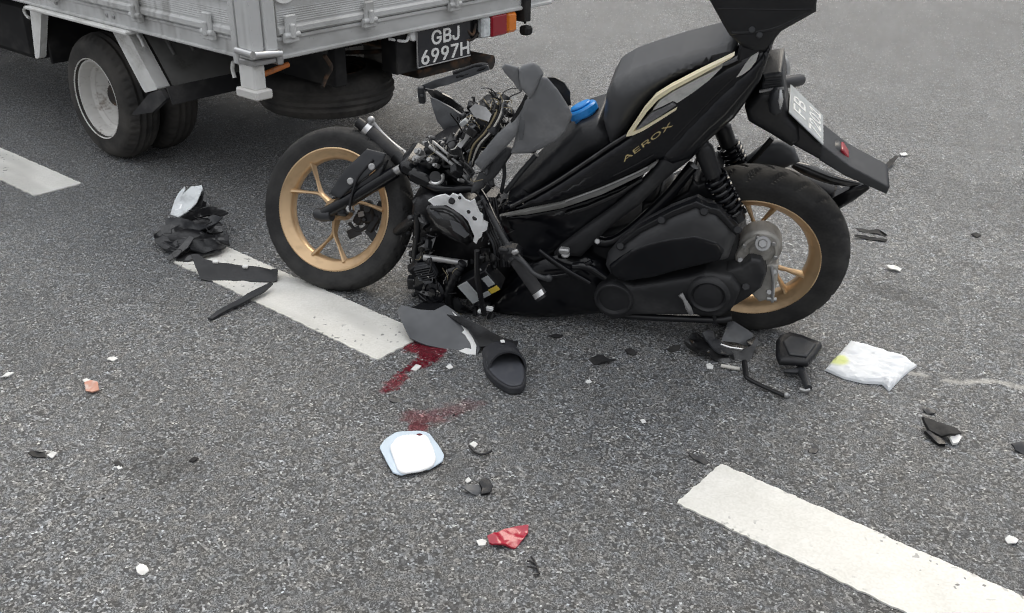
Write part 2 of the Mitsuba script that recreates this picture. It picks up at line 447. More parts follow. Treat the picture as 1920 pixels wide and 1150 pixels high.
PK = gnd(1568, 684)
MAT = {
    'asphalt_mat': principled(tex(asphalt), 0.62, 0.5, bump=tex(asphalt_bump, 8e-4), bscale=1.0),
    'road_paint_mat': principled(tex(road_paint), 0.75, 0.3, bump=tex(asphalt_bump, 8e-4), bscale=0.35),
    'tyre_mat': principled(tex(tyre_fn), 0.72, 0.35),
    'old_tyre_mat': principled(tex(old_tyre_fn), 0.8, 0.3),
    'steel_rim_mat': principled(tex(steel_rim_fn), 0.5, 0.5),
    'alu_truck_mat': principled(tex(alu_truck_fn), 0.42, 0.5, bump=tex(plank_bump), bscale=1.0),
    'white_steel_mat': principled(dusty((0.72, 0.72, 0.70), (0.32, 0.31, 0.28), 0.8, 14.0), 0.4, 0.5),
    'under_black_mat': principled(dusty((0.012, 0.012, 0.013), (0.08, 0.076, 0.07), 0.45, 11.0), 0.75, 0.3),
    'guard_mat': principled(dusty((0.17, 0.17, 0.165), (0.08, 0.078, 0.07), 0.8, 12.0), 0.6, 0.4),
    'rust_mat': principled(tex(rust_fn), 0.85, 0.3),
    'rubber_mat': principled(dusty((0.03, 0.03, 0.032), (0.14, 0.135, 0.13), 0.5, 12.0), 0.7, 0.35),
    'black_matte_mat': principled(dusty((0.0065, 0.0070, 0.0088), (0.10, 0.10, 0.10), 0.13, 8.0, 0.6), 0.42, 0.5),
    'black_satin_mat': principled(dusty((0.0030, 0.0034, 0.0052), (0.09, 0.09, 0.095), 0.06, 6.0, 0.6), 0.14, 0.42, coat=0.15),
    'black_gloss_mat': principled(dusty((0.008, 0.008, 0.009), (0.2, 0.2, 0.2), 0.25, 20.0, 0.8), 0.12, 0.5, coat=0.8),
    'dark_grey_mat': principled(dusty((0.026, 0.0275, 0.031), (0.14, 0.14, 0.14), 0.28, 9.0, 0.8), 0.42, 0.5),
    'grey_panel_mat': principled(tex(panel_grey_fn), 0.46, 0.5),
    'shield_mat': principled(dusty((0.150, 0.154, 0.162), (0.30, 0.30, 0.30), 0.5, 11.0, 0.9), 0.5, 0.5),
    'seat_mat': principled(dusty((0.042, 0.043, 0.046), (0.11, 0.11, 0.11), 0.22, 5.0), 0.38, 0.5, bump=tex(vinyl_bump, 4e-4), bscale=1.0),
    'case_mat': principled(dusty((0.019, 0.0195, 0.0215), (0.14, 0.138, 0.135), 0.28, 10.0), 0.5, 0.45),
    'cover_mat': principled(dusty((0.038, 0.039, 0.042), (0.15, 0.148, 0.145), 0.28, 10.0), 0.45, 0.5),
    'gold_mat': principled(tex(gold_fn), 0.34, 0.5, metallic=0.6, coat=0.2),
    'gold_print_mat': principled((0.46, 0.37, 0.18), 0.35, 0.5),
    'pale_gold_mat': principled((0.80, 0.72, 0.50), 0.3, 0.5),
    'silver_print_mat': principled(dusty((0.46, 0.46, 0.44), (0.25, 0.25, 0.24), 0.5, 60.0), 0.35, 0.5),
    'mesh_print_mat': principled(dusty((0.13, 0.13, 0.135), (0.30, 0.30, 0.30), 0.7, 160.0), 0.4, 0.5),
    'alu_mat': principled(tex(alu_cast_fn), 0.45, 0.5, metallic=0.3),
    'chrome_mat': principled((0.72, 0.72, 0.72), 0.2, 0.5, metallic=0.9),
    'steel_mat': principled(dusty((0.42, 0.42, 0.42), (0.2, 0.19, 0.17), 0.6, 30.0), 0.36, 0.5, metallic=0.6),
    'white_plastic_mat': principled(dusty((0.86, 0.87, 0.87), (0.55, 0.55, 0.53), 0.35, 40.0), 0.4, 0.5),
    'lens_mat': principled(dusty((0.66, 0.69, 0.70), (0.25, 0.26, 0.27), 0.9, 38.0), 0.12, 0.6, coat=0.6),
    'blue_mat': principled(dusty((0.012, 0.20, 0.56), (0.10, 0.32, 0.58), 0.25, 30.0), 0.3, 0.5),
    'red_lens_mat': principled((0.28, 0.010, 0.020), 0.14, 0.6, coat=0.5),
    'red_shard_mat': principled(dusty((0.36, 0.014, 0.035), (0.50, 0.12, 0.15), 0.4, 70.0), 0.2, 0.6, coat=0.5),
    'orange_lens_mat': principled((0.72, 0.20, 0.02), 0.16, 0.6, coat=0.5),
    'dirty_orange_mat': principled(dusty((0.50, 0.15, 0.03), (0.16, 0.10, 0.06), 0.9, 40.0), 0.4, 0.5),
    'plate_black_mat': principled(dusty((0.018, 0.019, 0.024), (0.1, 0.1, 0.1), 0.3, 14.0), 0.4, 0.5),
    'plate_grey_mat': principled(dusty((0.40, 0.42, 0.42), (0.25, 0.25, 0.25), 0.5, 40.0), 0.45, 0.5),
    'chip_mat': principled(dusty((0.74, 0.74, 0.72), (0.45, 0.44, 0.42), 0.7, 70.0), 0.55, 0.4),
    'letter_white_mat': principled((0.80, 0.80, 0.78), 0.5, 0.4),
    'blood_mat': principled((0.135, 0.005, 0.016), 0.25, 0.5, coat=0.3),
    'blood_thin_mat': principled((0.11, 0.014, 0.024), 0.5, 0.4),
    'paper_mat': principled(tex(paper_fn), 0.6, 0.3),
    'gauze_mat': principled((0.86, 0.87, 0.88), 0.8, 0.2),
    'gauze_edge_mat': principled((0.55, 0.64, 0.72), 0.6, 0.3),
    'sandal_mat': principled(dusty((0.028, 0.029, 0.034), (0.12, 0.12, 0.12), 0.3, 30.0), 0.62, 0.4),
    'footbed_mat': principled(dusty((0.060, 0.063, 0.074), (0.14, 0.14, 0.14), 0.3, 40.0), 0.7, 0.4),
    'wire_black_mat': principled((0.008, 0.008, 0.0095), 0.38, 0.5),
    'wire_tan_mat': principled((0.32, 0.27, 0.17), 0.5, 0.4),
    'wire_pale_mat': principled((0.62, 0.60, 0.55), 0.4, 0.5),
    'yellow_mat': principled((0.62, 0.46, 0.06), 0.5, 0.4),
    'orange_chip_mat': principled(dusty((0.58, 0.30, 0.22), (0.72, 0.68, 0.62), 0.9, 60.0), 0.6, 0.4),
    'grit_mat': principled((0.52, 0.51, 0.48), 0.7, 0.3),
}
scene.update(MAT)

# ------------------------------------------------------------------ the road
LANE = math.radians(-39.963)
LD, LN = np.array([math.cos(LANE), math.sin(LANE), 0]), np.array([-math.sin(LANE), math.cos(LANE), 0])
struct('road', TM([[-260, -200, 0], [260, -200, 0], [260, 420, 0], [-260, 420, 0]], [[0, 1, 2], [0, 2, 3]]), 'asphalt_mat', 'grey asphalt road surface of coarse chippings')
LANEF = Frame([0, 0, 0.0], LD, [0, 0, 1])          # local: a along the lane, n up, b = -(across)


def lane_dash(s0, s1, label):
    o0, o1 = 1.664, 1.867
    r = np.random.default_rng(int(s0 * 100) + 900)
    pts = []
    for q0, q1 in (((s0, o0), (s1, o0)), ((s1, o0), (s1, o1)), ((s1, o1), (s0, o1)), ((s0, o1), (s0, o0))):
        n = max(3, int(math.dist(q0, q1) / 0.012))
        for t in np.linspace(0, 1, n, endpoint=False):
            w = (r.random(2) - 0.5) * 0.005
            pts.append((q0[0] + (q1[0] - q0[0]) * t + w[0], -(q0[1] + (q1[1] - q0[1]) * t + w[1])))
    m = slab(pts, 0.004, -0.004, 0.06, fine=[])
    return struct('lane_marking', m, 'road_paint_mat', label, LANEF)


sa = lambda u, v: float(gnd(u, v) @ LD)
S1 = (sa(150, 345) + sa(65, 370)) / 2
S2, S3 = (sa(410, 465) + sa(325, 492)) / 2, (sa(775, 640) + sa(711, 677)) / 2
S4 = (sa(1350, 870) + sa(1272, 945)) / 2
lane_dash(S1 - 3.0, S1, 'white lane dash at the left edge, before the lorry wheel')
lane_dash(S2, S3, 'white lane dash under the front wheel of the scooter')
lane_dash(S4, S4 + 2.2, 'white lane dash in the lower right corner')

# ------------------------------------------------------------------ the lorry
LC = np.array([-1.807, 4.258, 0.0])
LO = Frame(LC, LD, LN)                 # x rearwards from the rear axle, y inwards from the outer wheel face, z up
LR = Frame(LC, -LN, LD)                # a = -y, n = x, b = z
rearyz = lambda u, v, x=1.24: (lambda h: (-h[0], h[2]))(LR.hit(u, v, x))
lorry = thing('lorry', 'small open lorry with silver drop sides, stopped beyond the wrecked scooter', 'lorry')
YS, XR, YW = -0.05, 1.24, 1.60         # side plane, rear plane, far side
ZB, ZT = 0.632, 0.70


def lp(name, mesh, mat, parent=None, smooth=30, label=None):
    return put(name, mesh, mat, LO, parent or lorry, smooth, label)


def span(x, y, z, r=0.004):
    return rbox((x[1] - x[0], y[1] - y[0], z[1] - z[0]), ((x[0] + x[1]) / 2, (y[0] + y[1]) / 2, (z[0] + z[1]) / 2), r)


# floor and its rails
floor = lp('load_floor', span((-2.2, XR - 0.03), (0.0, YW - 0.05), (0.655, 0.69)), 'under_black_mat')
rail = lp('floor_rail', [span((-2.2, 1.13), (YS + 0.012, YS + 0.06), (ZB + 0.006, ZT)), span((-2.2, 1.13), (YS + 0.004, YS + 0.05), (ZT - 0.010, ZT + 0.002)),
                         span((-2.2, 1.13), (YS + 0.004, YS + 0.05), (ZB, ZB + 0.012))], 'alu_truck_mat')
lp('rail_flange', span((-0.36, 0.45), (YS - 0.018, YS + 0.05), (ZB - 0.016, ZB - 0.002)), 'white_steel_mat', rail)
for x in (-0.12, 0.28, 0.33):
    lp('rivet', along((x, YS + 0.012, 0.668), (x, YS - 1, 0.668), disc(0.009, 0, 0.006, 0.002, 12)), 'steel_mat', rail)
rail2 = lp('floor_rail', [span((XR - 0.05, XR - 0.012), (0.055, YW), (ZB - 0.008, ZT - 0.004)), span((XR - 0.05, XR - 0.003), (0.055, YW), (ZT - 0.014, ZT + 0.0)),
                          span((XR - 0.05, XR - 0.003), (0.055, YW), (ZB - 0.010, ZB + 0.006))], 'alu_truck_mat')
lp('floor_rail', span((-2.2, 1.13), (YW - 0.05, YW), (ZB, ZT)), 'alu_truck_mat')


def ribbed_plank(L, h, rib=0.010, lip=False):
    """An extruded plank L long (x), outer face towards -y, z 0..h, with rounded top and bottom lips."""
    prof_ = [(0.0, 0.030), (0.0, 0.006), (0.006, 0.0), (0.016, 0.0), (0.024, 0.008)]
    k = np.linspace(0.034, h - 0.034, 9)
    pr = [(0.03, 0.0), (0.004, 0.0), (-0.006, 0.008), (-0.006, 0.024), (0.003, 0.032)]
    for i, z in enumerate(k[1:-1]):
        pr += [(0.0035, z - 0.004), (0.0015, z), (0.0035, z + 0.004)]
    pr += [(0.003, h - 0.014), (-0.003, h - 0.010), (-0.003, h - 0.002), (0.002, h), (0.03, h)]
    pr = np.array(pr)
    n = len(pr)
    V = np.vstack([np.c_[np.zeros(n), pr], np.c_[np.full(n, L), pr]])
    F = []
    for i in range(n):
        j = (i + 1) % n
        F += [[i, j, n + j], [i, n + j, n + i]]
    capf = trimesh.creation.triangulate_polygon(shapely.Polygon(pr), engine='earcut')
    V = np.vstack([V, np.c_[np.zeros(len(capf[0])), capf[0]], np.c_[np.full(len(capf[0]), L), capf[0]]])
    o = 2 * n
    F += (capf[1] + o).tolist() + (capf[1][:, ::-1] + o + len(capf[0])).tolist()
    m = TM(V, F)
    if m.volume < 0:
        m.faces = m.faces[:, ::-1]
    return m


gate = None
pl = ribbed_plank(3.33, 0.128)
for k in range(3):
    m = moved(pl, -2.2, YS - 0.002, 0.705 + 0.130 * k)
    if gate is None:
        gate = lp('side_gate', span((-2.2, 1.13), (YS + 0.030, YS + 0.040), (0.706, 1.094)), 'alu_truck_mat')
    lp('plank', m, 'alu_truck_mat', gate)
tail = lp('tailgate', span((XR - 0.042, XR - 0.032), (0.06, YW - 0.06), (0.706, 1.094)), 'alu_truck_mat')
pl2 = ribbed_plank(YW - 0.125, 0.128)
pl2.apply_transform(rot(90, [0, 0, 1]))
for k in range(3):
    lp('plank', moved(pl2, XR - 0.002, 0.062, 0.704 + 0.130 * k), 'alu_truck_mat', tail)
y_, z_ = rearyz(532, -2, XR)
badge = lp('round_badge', along((XR + 0.004, y_, z_ + 0.045), (XR + 5, y_, z_ + 0.045), disc(0.060, 0, 0.004, 0.001, 40)), 'letter_white_mat', tail)
lp('badge_face', along((XR + 0.004, y_, z_ + 0.045), (XR + 5, y_, z_ + 0.045), disc(0.047, 0.002, 0.006, 0.001, 40)), 'plate_black_mat', badge)
far = lp('side_gate', span((-2.2, 1.13), (YW - 0.02, YW + 0.01), (0.705, 1.09)), 'alu_truck_mat')

# hinges of the drop sides
hg = lambda: [rbox((0.046, 0.014, 0.070), (0, -0.014, 0.040), 0.005), rbox((0.060, 0.022, 0.030), (0, -0.010, -0.006), 0.004), rbox((0.020, 0.014, 0.05), (0, -0.026, 0.02), 0.005),
              along((-0.034, -0.018, 0.006), (1, -0.018, 0.006), disc(0.010, 0, 0.068, 0.002, 14))]
for x in (-1.0, -0.10, 0.544, 1.005):
    lp('hinge', [moved(q, x, YS, 0.70) for q in hg()], 'alu_truck_mat')
for u, v in ((542, 70), (688, 42), (848, 15)):
    y, z = rearyz(u, v, XR)
    mm = trimesh.util.concatenate(hg())
    mm.apply_transform(rot(90, [0, 0, 1]))
    lp('hinge', moved(mm, XR, y, 0.70), 'alu_truck_mat')

# corner post with its leg, foot and lock lever
post = lp('corner_post', [span((1.132, 1.158), (YS - 0.012, YS + 0.05), (0.615, 1.12)), span((1.165, XR), (YS - 0.008, YS + 0.045), (0.640, 1.12)),
                          span((XR - 0.03, XR + 0.008), (YS + 0.05, YS + 0.098), (0.655, 1.12))], 'alu_truck_mat')
lp('leg', span((1.140, 1.228), (YS + 0.0, YS + 0.05), (0.530, 0.634), 0.006), 'white_steel_mat', post)
lp('foot', span((1.126, 1.246), (YS - 0.012, YS + 0.06), (0.500, 0.533), 0.005), 'steel_rim_mat', post)
y0, z0 = rearyz(450, 98, XR)
y1, z1 = rearyz(517, 94, XR)
lp('lock_rod', [tube([(XR + 0.016, YS - 0.012, 0.662), (XR + 0.016, YS + 0.10, 0.652)], 0.013, 14), tube([(1.17, YS - 0.02, 0.668), (XR + 0.016, YS - 0.016, 0.664)], 0.012, 12)], 'chrome_mat', post)
lp('bracket', [span((1.16, XR + 0.004), (YS - 0.010, YS + 0.09), (0.618, 0.638)), span((1.20, XR + 0.012), (YS + 0.09, YS + 0.115), (0.61, 0.66))], 'steel_mat', post)
lp('side_reflector', tube([(1.20, YS + 0.055, 0.575), (1.20, YS + 0.17, 0.592)], 0.010, 10), 'dirty_orange_mat')

# mudguard, its strap and rubber flap
st = LO.ab([(214, 55), (244, 61), (301, 167), (277, 173), (272, 166)], 0.0)
lp('mudguard_strap', slab(st, 0.045, -0.012, 0.02, 0.006), 'white_steel_mat')
mg = lp('mudguard', [tube([(x, 0.03 + 0.0 * x, z), (x, 0.44, z)], 0.004, 6) for x, z in ((0.36, 0.62),)] , 'under_black_mat')
E_ = np.array([(0.40, 0.62), (0.46, 0.56), (0.55, 0.45), (0.57, 0.42)])
V, F = [], []
for i, (x, z) in enumerate(E_):
    for y in (0.03, 0.46):
        V += [(x, y, z), (x + 0.006, y, z + 0.004)]
for i in range(3):
    a = i * 4
    F += [[a, a + 4, a + 6], [a, a + 6, a + 2], [a + 1, a + 3, a + 7], [a + 1, a + 7, a + 5]]
lp('guard_plate', TM(V, F), 'guard_mat', mg)
for y in (0.10, 0.19, 0.28):
    lp('rib', tube([(0.435, y, 0.60), (0.50, y, 0.522)], 0.008, 8), 'guard_mat', mg)
fl = LO.ab([(245, 217), (279, 176), (300, 168), (312, 186), (286, 211)], -0.01)
lp('mud_flap', [slab(fl, 0.010, -0.010, 0.03, 0.004), TM([(0.57, 0.0, 0.425), (0.57, 0.46, 0.425), (0.60, 0.46, 0.36), (0.60, 0.0, 0.36), (0.576, 0.0, 0.425), (0.576, 0.46, 0.425), (0.606, 0.46, 0.36), (0.606, 0.0, 0.36)],
   [[0, 1, 2], [0, 2, 3], [4, 6, 5], [4, 7, 6], [0, 3, 7], [0, 7, 4], [1, 5, 6], [1, 6, 2], [3, 2, 6], [3, 6, 7]])], 'rubber_mat')
lp('mudguard', span((-0.40, -0.385), (0.02, 0.46), (0.36, 0.64)), 'under_black_mat')
sp = LO.ab([(64, 18), (86, 23), (82, 106), (79, 109), (74, 108)], 0.0)
lp('side_bracket', slab(sp, -0.02, 0.012, 0.03, 0.003), 'white_steel_mat')
lp('hook', tube([LO.hit(48, 12, 0.0), LO.hit(45, 20, 0.0), LO.hit(50, 30, 0.0), LO.hit(55, 34, 0.0)], 0.007, 8, smooth=5), 'white_steel_mat')
lp('hook', tube([LO.hit(258, 64, 0.0), LO.hit(264, 74, 0.0), LO.hit(270, 88, 0.0)], 0.006, 8, smooth=5), 'white_steel_mat')
lp('hook', tube([LO.hit(437, 116, -0.02), LO.hit(436, 130, -0.02), LO.hit(440, 146, -0.02)], 0.007, 8, smooth=5), 'white_steel_mat')


def lorry_wheel(x, y0, side=1, parent=lorry, R=0.274, z=None, axis_up=False):
    """A steel wheel: its rim is the part, the tyre and hub its pieces. The outer face looks towards -y at y0."""
    z = R if z is None else z
    W_ = 0.165
    pr = []
    for t in np.linspace(0, math.pi, 19):        # the tyre's cross-section, outside to inside
        c, s = math.cos(t), math.sin(t)
        pr.append((0.176 + (R - 0.176) * min(1, abs(s)) ** 0.55, -c * (W_ / 2) * (1 - 0.10 * abs(s) ** 6)))
    pr = [(0.160, -W_ / 2 + 0.02)] + pr + [(0.160, W_ / 2 - 0.02)]
    nrib = len(pr)

    def groove(th, i):
        mid = (i > 6) & (i < nrib - 7)
        ribs = np.where(mid & (i % 2 == 0), -0.008, 0.0)
        sh = ((i == 5) | (i == 6) | (i == nrib - 7) | (i == nrib - 6)) * np.where(np.sin(th * 46) > 0.25, -0.005, 0.0)
        return ribs + sh
    tyre = lathe(pr, 230, True, groove)
    rim = lathe([(0.169, -0.080), (0.173, -0.084), (0.176, -0.078), (0.170, -0.070), (0.158, -0.068), (0.152, -0.050), (0.150, -0.02), (0.138, -0.005), (0.136, 0.045), (0.110, 0.062), (0.085, 0.050), (0.060, 0.050), (0.055, 0.045), (1e-4, 0.045)], 72)
    back = lathe([(0.172, 0.078), (0.150, 0.06), (0.138, -0.0), (0.1, 0.066), (1e-4, 0.05)], 48)
    hub = [disc(0.046, -0.005, 0.05, 0.006, 28)]
    nuts = [along((0.074 * math.cos(a), 0.05, 0.074 * math.sin(a)), (0.074 * math.cos(a), 0.0, 0.074 * math.sin(a)), disc(0.011, 0, 0.028, 0.003, 6)) for a in np.arange(5) * 2 * math.pi / 5]
    out = []
    tr = np.eye(4)
    if side < 0:
        tr = rot(180, [0, 0, 1])
    if axis_up:
        tr = rot(-90, [1, 0, 0]) @ tr
    place = lambda m: moved(m.copy().apply_transform(tr), x, y0 + side * 0.08 * (0 if axis_up else 1), z)
    key = lp('spare_wheel' if axis_up else 'rear_wheel', [place(rim), place(back)], 'rust_mat' if axis_up else 'steel_rim_mat', parent)
    lp('tyre', place(tyre), 'old_tyre_mat', key)
    lp('hub', [place(q) for q in hub + nuts], 'rust_mat', key)
    return key


lorry_wheel(0, 0.0)
lorry_wheel(0, 0.35, -1)
lorry_wheel(0, YW - 0.05, -1)
spare = lorry_wheel(0.80, 0.61, 1, lorry, 0.292, 0.355, True)
lp('axle', [tube([(0, 0.3, 0.28), (0, YW - 0.3, 0.28)], 0.05, 14), moved(trimesh.creation.icosphere(2, 0.13), 0, 0.78, 0.29)], 'under_black_mat')
lp('chassis_rail', span((-3.9, 1.12), (0.40, 0.46), (0.44, 0.60)), 'under_black_mat')
lp('chassis_rail', span((-3.9, 1.12), (1.06, 1.12), (0.44, 0.60)), 'under_black_mat')
lp('cross_beam', [span((x, x + 0.05), (0.02, YW - 0.05), (0.60, 0.655)) for x in (-1.6, -1.0, -0.5, 0.1, 0.6, 1.05)], 'under_black_mat')
lp('leaf_spring', [tube([(-0.5, y, 0.42), (0, y, 0.33), (0.5, y, 0.43)], 0.025, 8, smooth=6) for y in (0.43, 1.09)], 'under_black_mat')
lp('fuel_tank', span((-1.35, -0.62), (0.05, 0.38), (0.33, 0.60), 0.03), 'under_black_mat')
lp('spare_carrier', [tube([(1.1, y, 0.56), (0.98, y, 0.50), (0.80, 0.63, 0.49)], 0.010, 8, smooth=5) for y in (0.45, 0.8)] +
   [tube([(1.16, 0.32, 0.585), (1.17, 0.34, 0.54), (1.15, 0.33, 0.50), (1.16, 0.30, 0.47)], 0.008, 8, smooth=5)], 'rust_mat')
lp('brake_hose', [tube([(0.1, 0.42, 0.42), (0.4, 0.37, 0.38), (0.8, 0.36, 0.56), (1.1, 0.38, 0.58)], 0.009, 8, smooth=6)], 'rubber_mat')
lp('brake_hose', [tube([(0.2, 0.70, 0.40), (0.3, 0.60, 0.50), (0.1, 0.5, 0.55)], 0.008, 8, smooth=6)], 'rubber_mat')
lp('shock_absorber', tube([(0.05, 0.50, 0.24), (0.28, 0.46, 0.58)], 0.028, 14), 'under_black_mat')
lp('exhaust_pipe', tube([(-2.0, 0.95, 0.36), (-0.4, 0.95, 0.36), (0.0, 0.95, 0.50), (0.6, 1.05, 0.46), (1.22, 1.2, 0.42)], 0.032, 14, smooth=6), 'rust_mat')
# lamp box, number plate, rear lamp
lp('plate_bracket', [span((1.10, 1.19), (0.66, 0.80), (0.455, 0.62)), span((1.14, 1.196), (0.79, 1.10), (0.56, 0.63))], 'under_black_mat')
lp('plate_lamp', [along((1.19, 0.745, 0.605), (2.2, 0.745, 0.605), disc(0.026, 0, 0.02, 0.004, 16)), tube([(1.17, 0.64, 0.60), (1.2, 0.70, 0.585), (1.2, 0.72, 0.60)], 0.006, 8, smooth=4)], 'white_plastic_mat')
XP = 1.215
c4 = np.array([(-h[0], h[2]) for h in (LR.hit(u, v, XP) for u, v in ((779, 62), (878, 38), (887, 103), (786, 127)))])
pw, ph, pc = (c4[1, 0] + c4[2, 0] - c4[0, 0] - c4[3, 0]) / 2, (c4[0, 1] + c4[1, 1] - c4[2, 1] - c4[3, 1]) / 2, c4.mean(0)
plate = lp('number_plate', span((XP - 0.008, XP), (pc[0] - pw / 2, pc[0] + pw / 2), (pc[1] - ph / 2, pc[1] + ph / 2 + 0.01), 0.003), 'plate_black_mat', label='black number plate with white letters, slightly bent')
lp('plate_edge', [span((XP - 0.005, XP + 0.002), (pc[0] - pw / 2 - 0.003, pc[0] - pw / 2 + 0.003), (pc[1] - ph / 2, pc[1] + ph / 2)),
                  span((XP - 0.005, XP + 0.002), (pc[0] - pw / 2, pc[0] + pw / 2), (pc[1] - ph / 2 - 0.003, pc[1] - ph / 2 + 0.002))], 'steel_mat', plate)


def lettering(text, h, w, cy, cz):
    m = meshkit.text_mesh(text, h, 0.003, bold=True)
    b = m.bounds
    m.apply_translation([-(b[0, 0] + b[1, 0]) / 2, -(b[0, 1] + b[1, 1]) / 2, 0])
    m.apply_scale([w / (b[1, 0] - b[0, 0]), h / (b[1, 1] - b[0, 1]), 1])
    v = m.vertices.copy()
    m.vertices = np.c_[XP - 0.0005 + v[:, 2], cy + v[:, 0], cz + v[:, 1]]
    return m


lp('lettering', lettering('GBJ', ph * 0.40, pw * 0.52, pc[0] + 0.005, pc[1] + ph * 0.24), 'letter_white_mat', plate, smooth=False)
lp('lettering', lettering('6997H', ph * 0.40, pw * 0.90, pc[0] + 0.004, pc[1] - ph * 0.25), 'letter_white_mat', plate, smooth=False)
t0, t1 = LR.hit(893, 50, 1.22), LR.hit(966, 40, 1.22)
ya, yb, zc = -t0[0], -t1[0], (LR.hit(935, 25, 1.22)[2] + LR.hit(935, 67, 1.22)[2]) / 2
yl = lambda k: ya + (yb - ya) * k
lamp = lp('rear_lamp', span((1.16, 1.20), (ya, yb - 0.004), (zc - 0.046, zc + 0.046), 0.008), 'under_black_mat')
lp('reversing_lens', span((1.198, 1.232), (yl(0.10), yl(0.325)), (zc - 0.043, zc + 0.043), 0.008), 'lens_mat', lamp)
lp('red_lens', span((1.198, 1.236), (yl(0.33), yl(0.725)), (zc - 0.045, zc + 0.045), 0.006), 'red_lens_mat', lamp)
lp('orange_lens', span((1.195, 1.236), (yl(0.73), yl(1.0)), (zc - 0.045, zc + 0.045), 0.014), 'orange_lens_mat', lamp)
lp('wiring', [tube([(1.2, yl(-0.25), zc + 0.03), (1.22, yl(-0.1), zc - 0.02), (1.21, yl(0.03), zc + 0.02)], 0.006, 7, smooth=5),
              tube([(1.2, yl(-0.3), zc - 0.03), (1.22, yl(-0.12), zc - 0.04), (1.21, yl(0.1), zc - 0.02)], 0.005, 7, smooth=5)], 'rust_mat', lamp)
lp('end_bracket', [span((1.18, XR + 0.01), (yb + 0.03, yb + 0.075), (0.57, 0.70)), tube([(1.22, yb + 0.05, 0.60), (1.22, yb + 0.07, zc - 0.02)], 0.006, 8), span((1.20, 1.25), (yb + 0.045, yb + 0.095), (zc - 0.07, zc - 0.03), 0.01)], 'under_black_mat')
lp('tow_bracket', span((1.02, 1.14), (0.83, 1.16), (0.40, 0.44)), 'rust_mat')
# the cab, ahead of the load bed and out of the picture
cab = lp('cab', moved(slab([(-2.35, 0.42), (-2.35, 1.75), (-2.55, 1.95), (-3.6, 1.95), (-4.05, 1.2), (-4.15, 1.05), (-4.15, 0.42)], YW, 0.0, 0.2, 0.08, [0.03]), 0, 0, 0), 'white_plastic_mat')
lp('windscreen', slab([(-3.66, 1.88), (-4.06, 1.22), (-4.075, 1.24), (-3.68, 1.9)], YW - 0.1, 0.1, 0.2, 0, []), 'black_gloss_mat', cab)
lp('side_window', slab([(-2.7, 1.25), (-2.7, 1.8), (-3.5, 1.8), (-3.8, 1.25)], 0.01, -0.004, 0.2, 0.05, []), 'black_gloss_mat', cab)
for y, s in ((0.0, 1), (YW - 0.05, -1)):
    k = lorry_wheel(-3.3, y, s)

# ------------------------------------------------------------------ the wrecked scooter
BF = wheel_frame([0.698, 2.698, 0.271], -103.45, -11.44)       # a forwards, n to the left (towards the camera), b up; origin = rear axle
WF = wheel_frame([-0.568, 3.047, 0.247], -110.4, 19.0)         # the front wheel, knocked over to its right
bike = thing('scooter', 'black scooter with gold wheels, its front torn off, slumped on the road', 'scooter')


def bp(name, mesh, mat, parent=None, smooth=38, label=None, frame=None):
    return put(name, mesh, mat, frame or BF, parent or bike, smooth, label)


def side(pts, n0, near, far, r=0.02, **kw):
    return pillow(BF.ab(pts, n0), near, far, r, **kw)


def motor_tyre(R, rr, W_, grooves, slant):
    pr = []
    for t in np.linspace(0.0, math.pi, 29):
        c, s = math.cos(t), math.sin(t)
        k = abs(s) ** 0.75
        bulge = 1 - 0.34 * max(0, 1 - abs(s) * 1.5)
        pr.append((rr + (R - rr) * k, -c * W_ / 2 * (1 - 0.05 * s ** 8) * bulge))
    pr = [(rr - 0.004, -W_ * 0.18)] + pr + [(rr - 0.004, W_ * 0.18)]
    k = len(pr)
    y = np.array([q[1] for q in pr]) / (W_ / 2)

    def disp(th, i):
        yy = y[i]
        on = (i > 8) & (i < k - 9)
        ph = th * grooves / (2 * math.pi) + slant * np.abs(yy) + 0.5 * (yy > 0)
        f = np.abs((ph % 1.0) - 0.5)
        g = np.where(on & (f < 0.06) & (np.abs(yy) > 0.10), -0.0048, 0.0)
        ring = np.where((i == 6) | (i == k - 7), -0.0016, 0.0)
        return g + ring
    return lathe(pr, 288, True, disp)


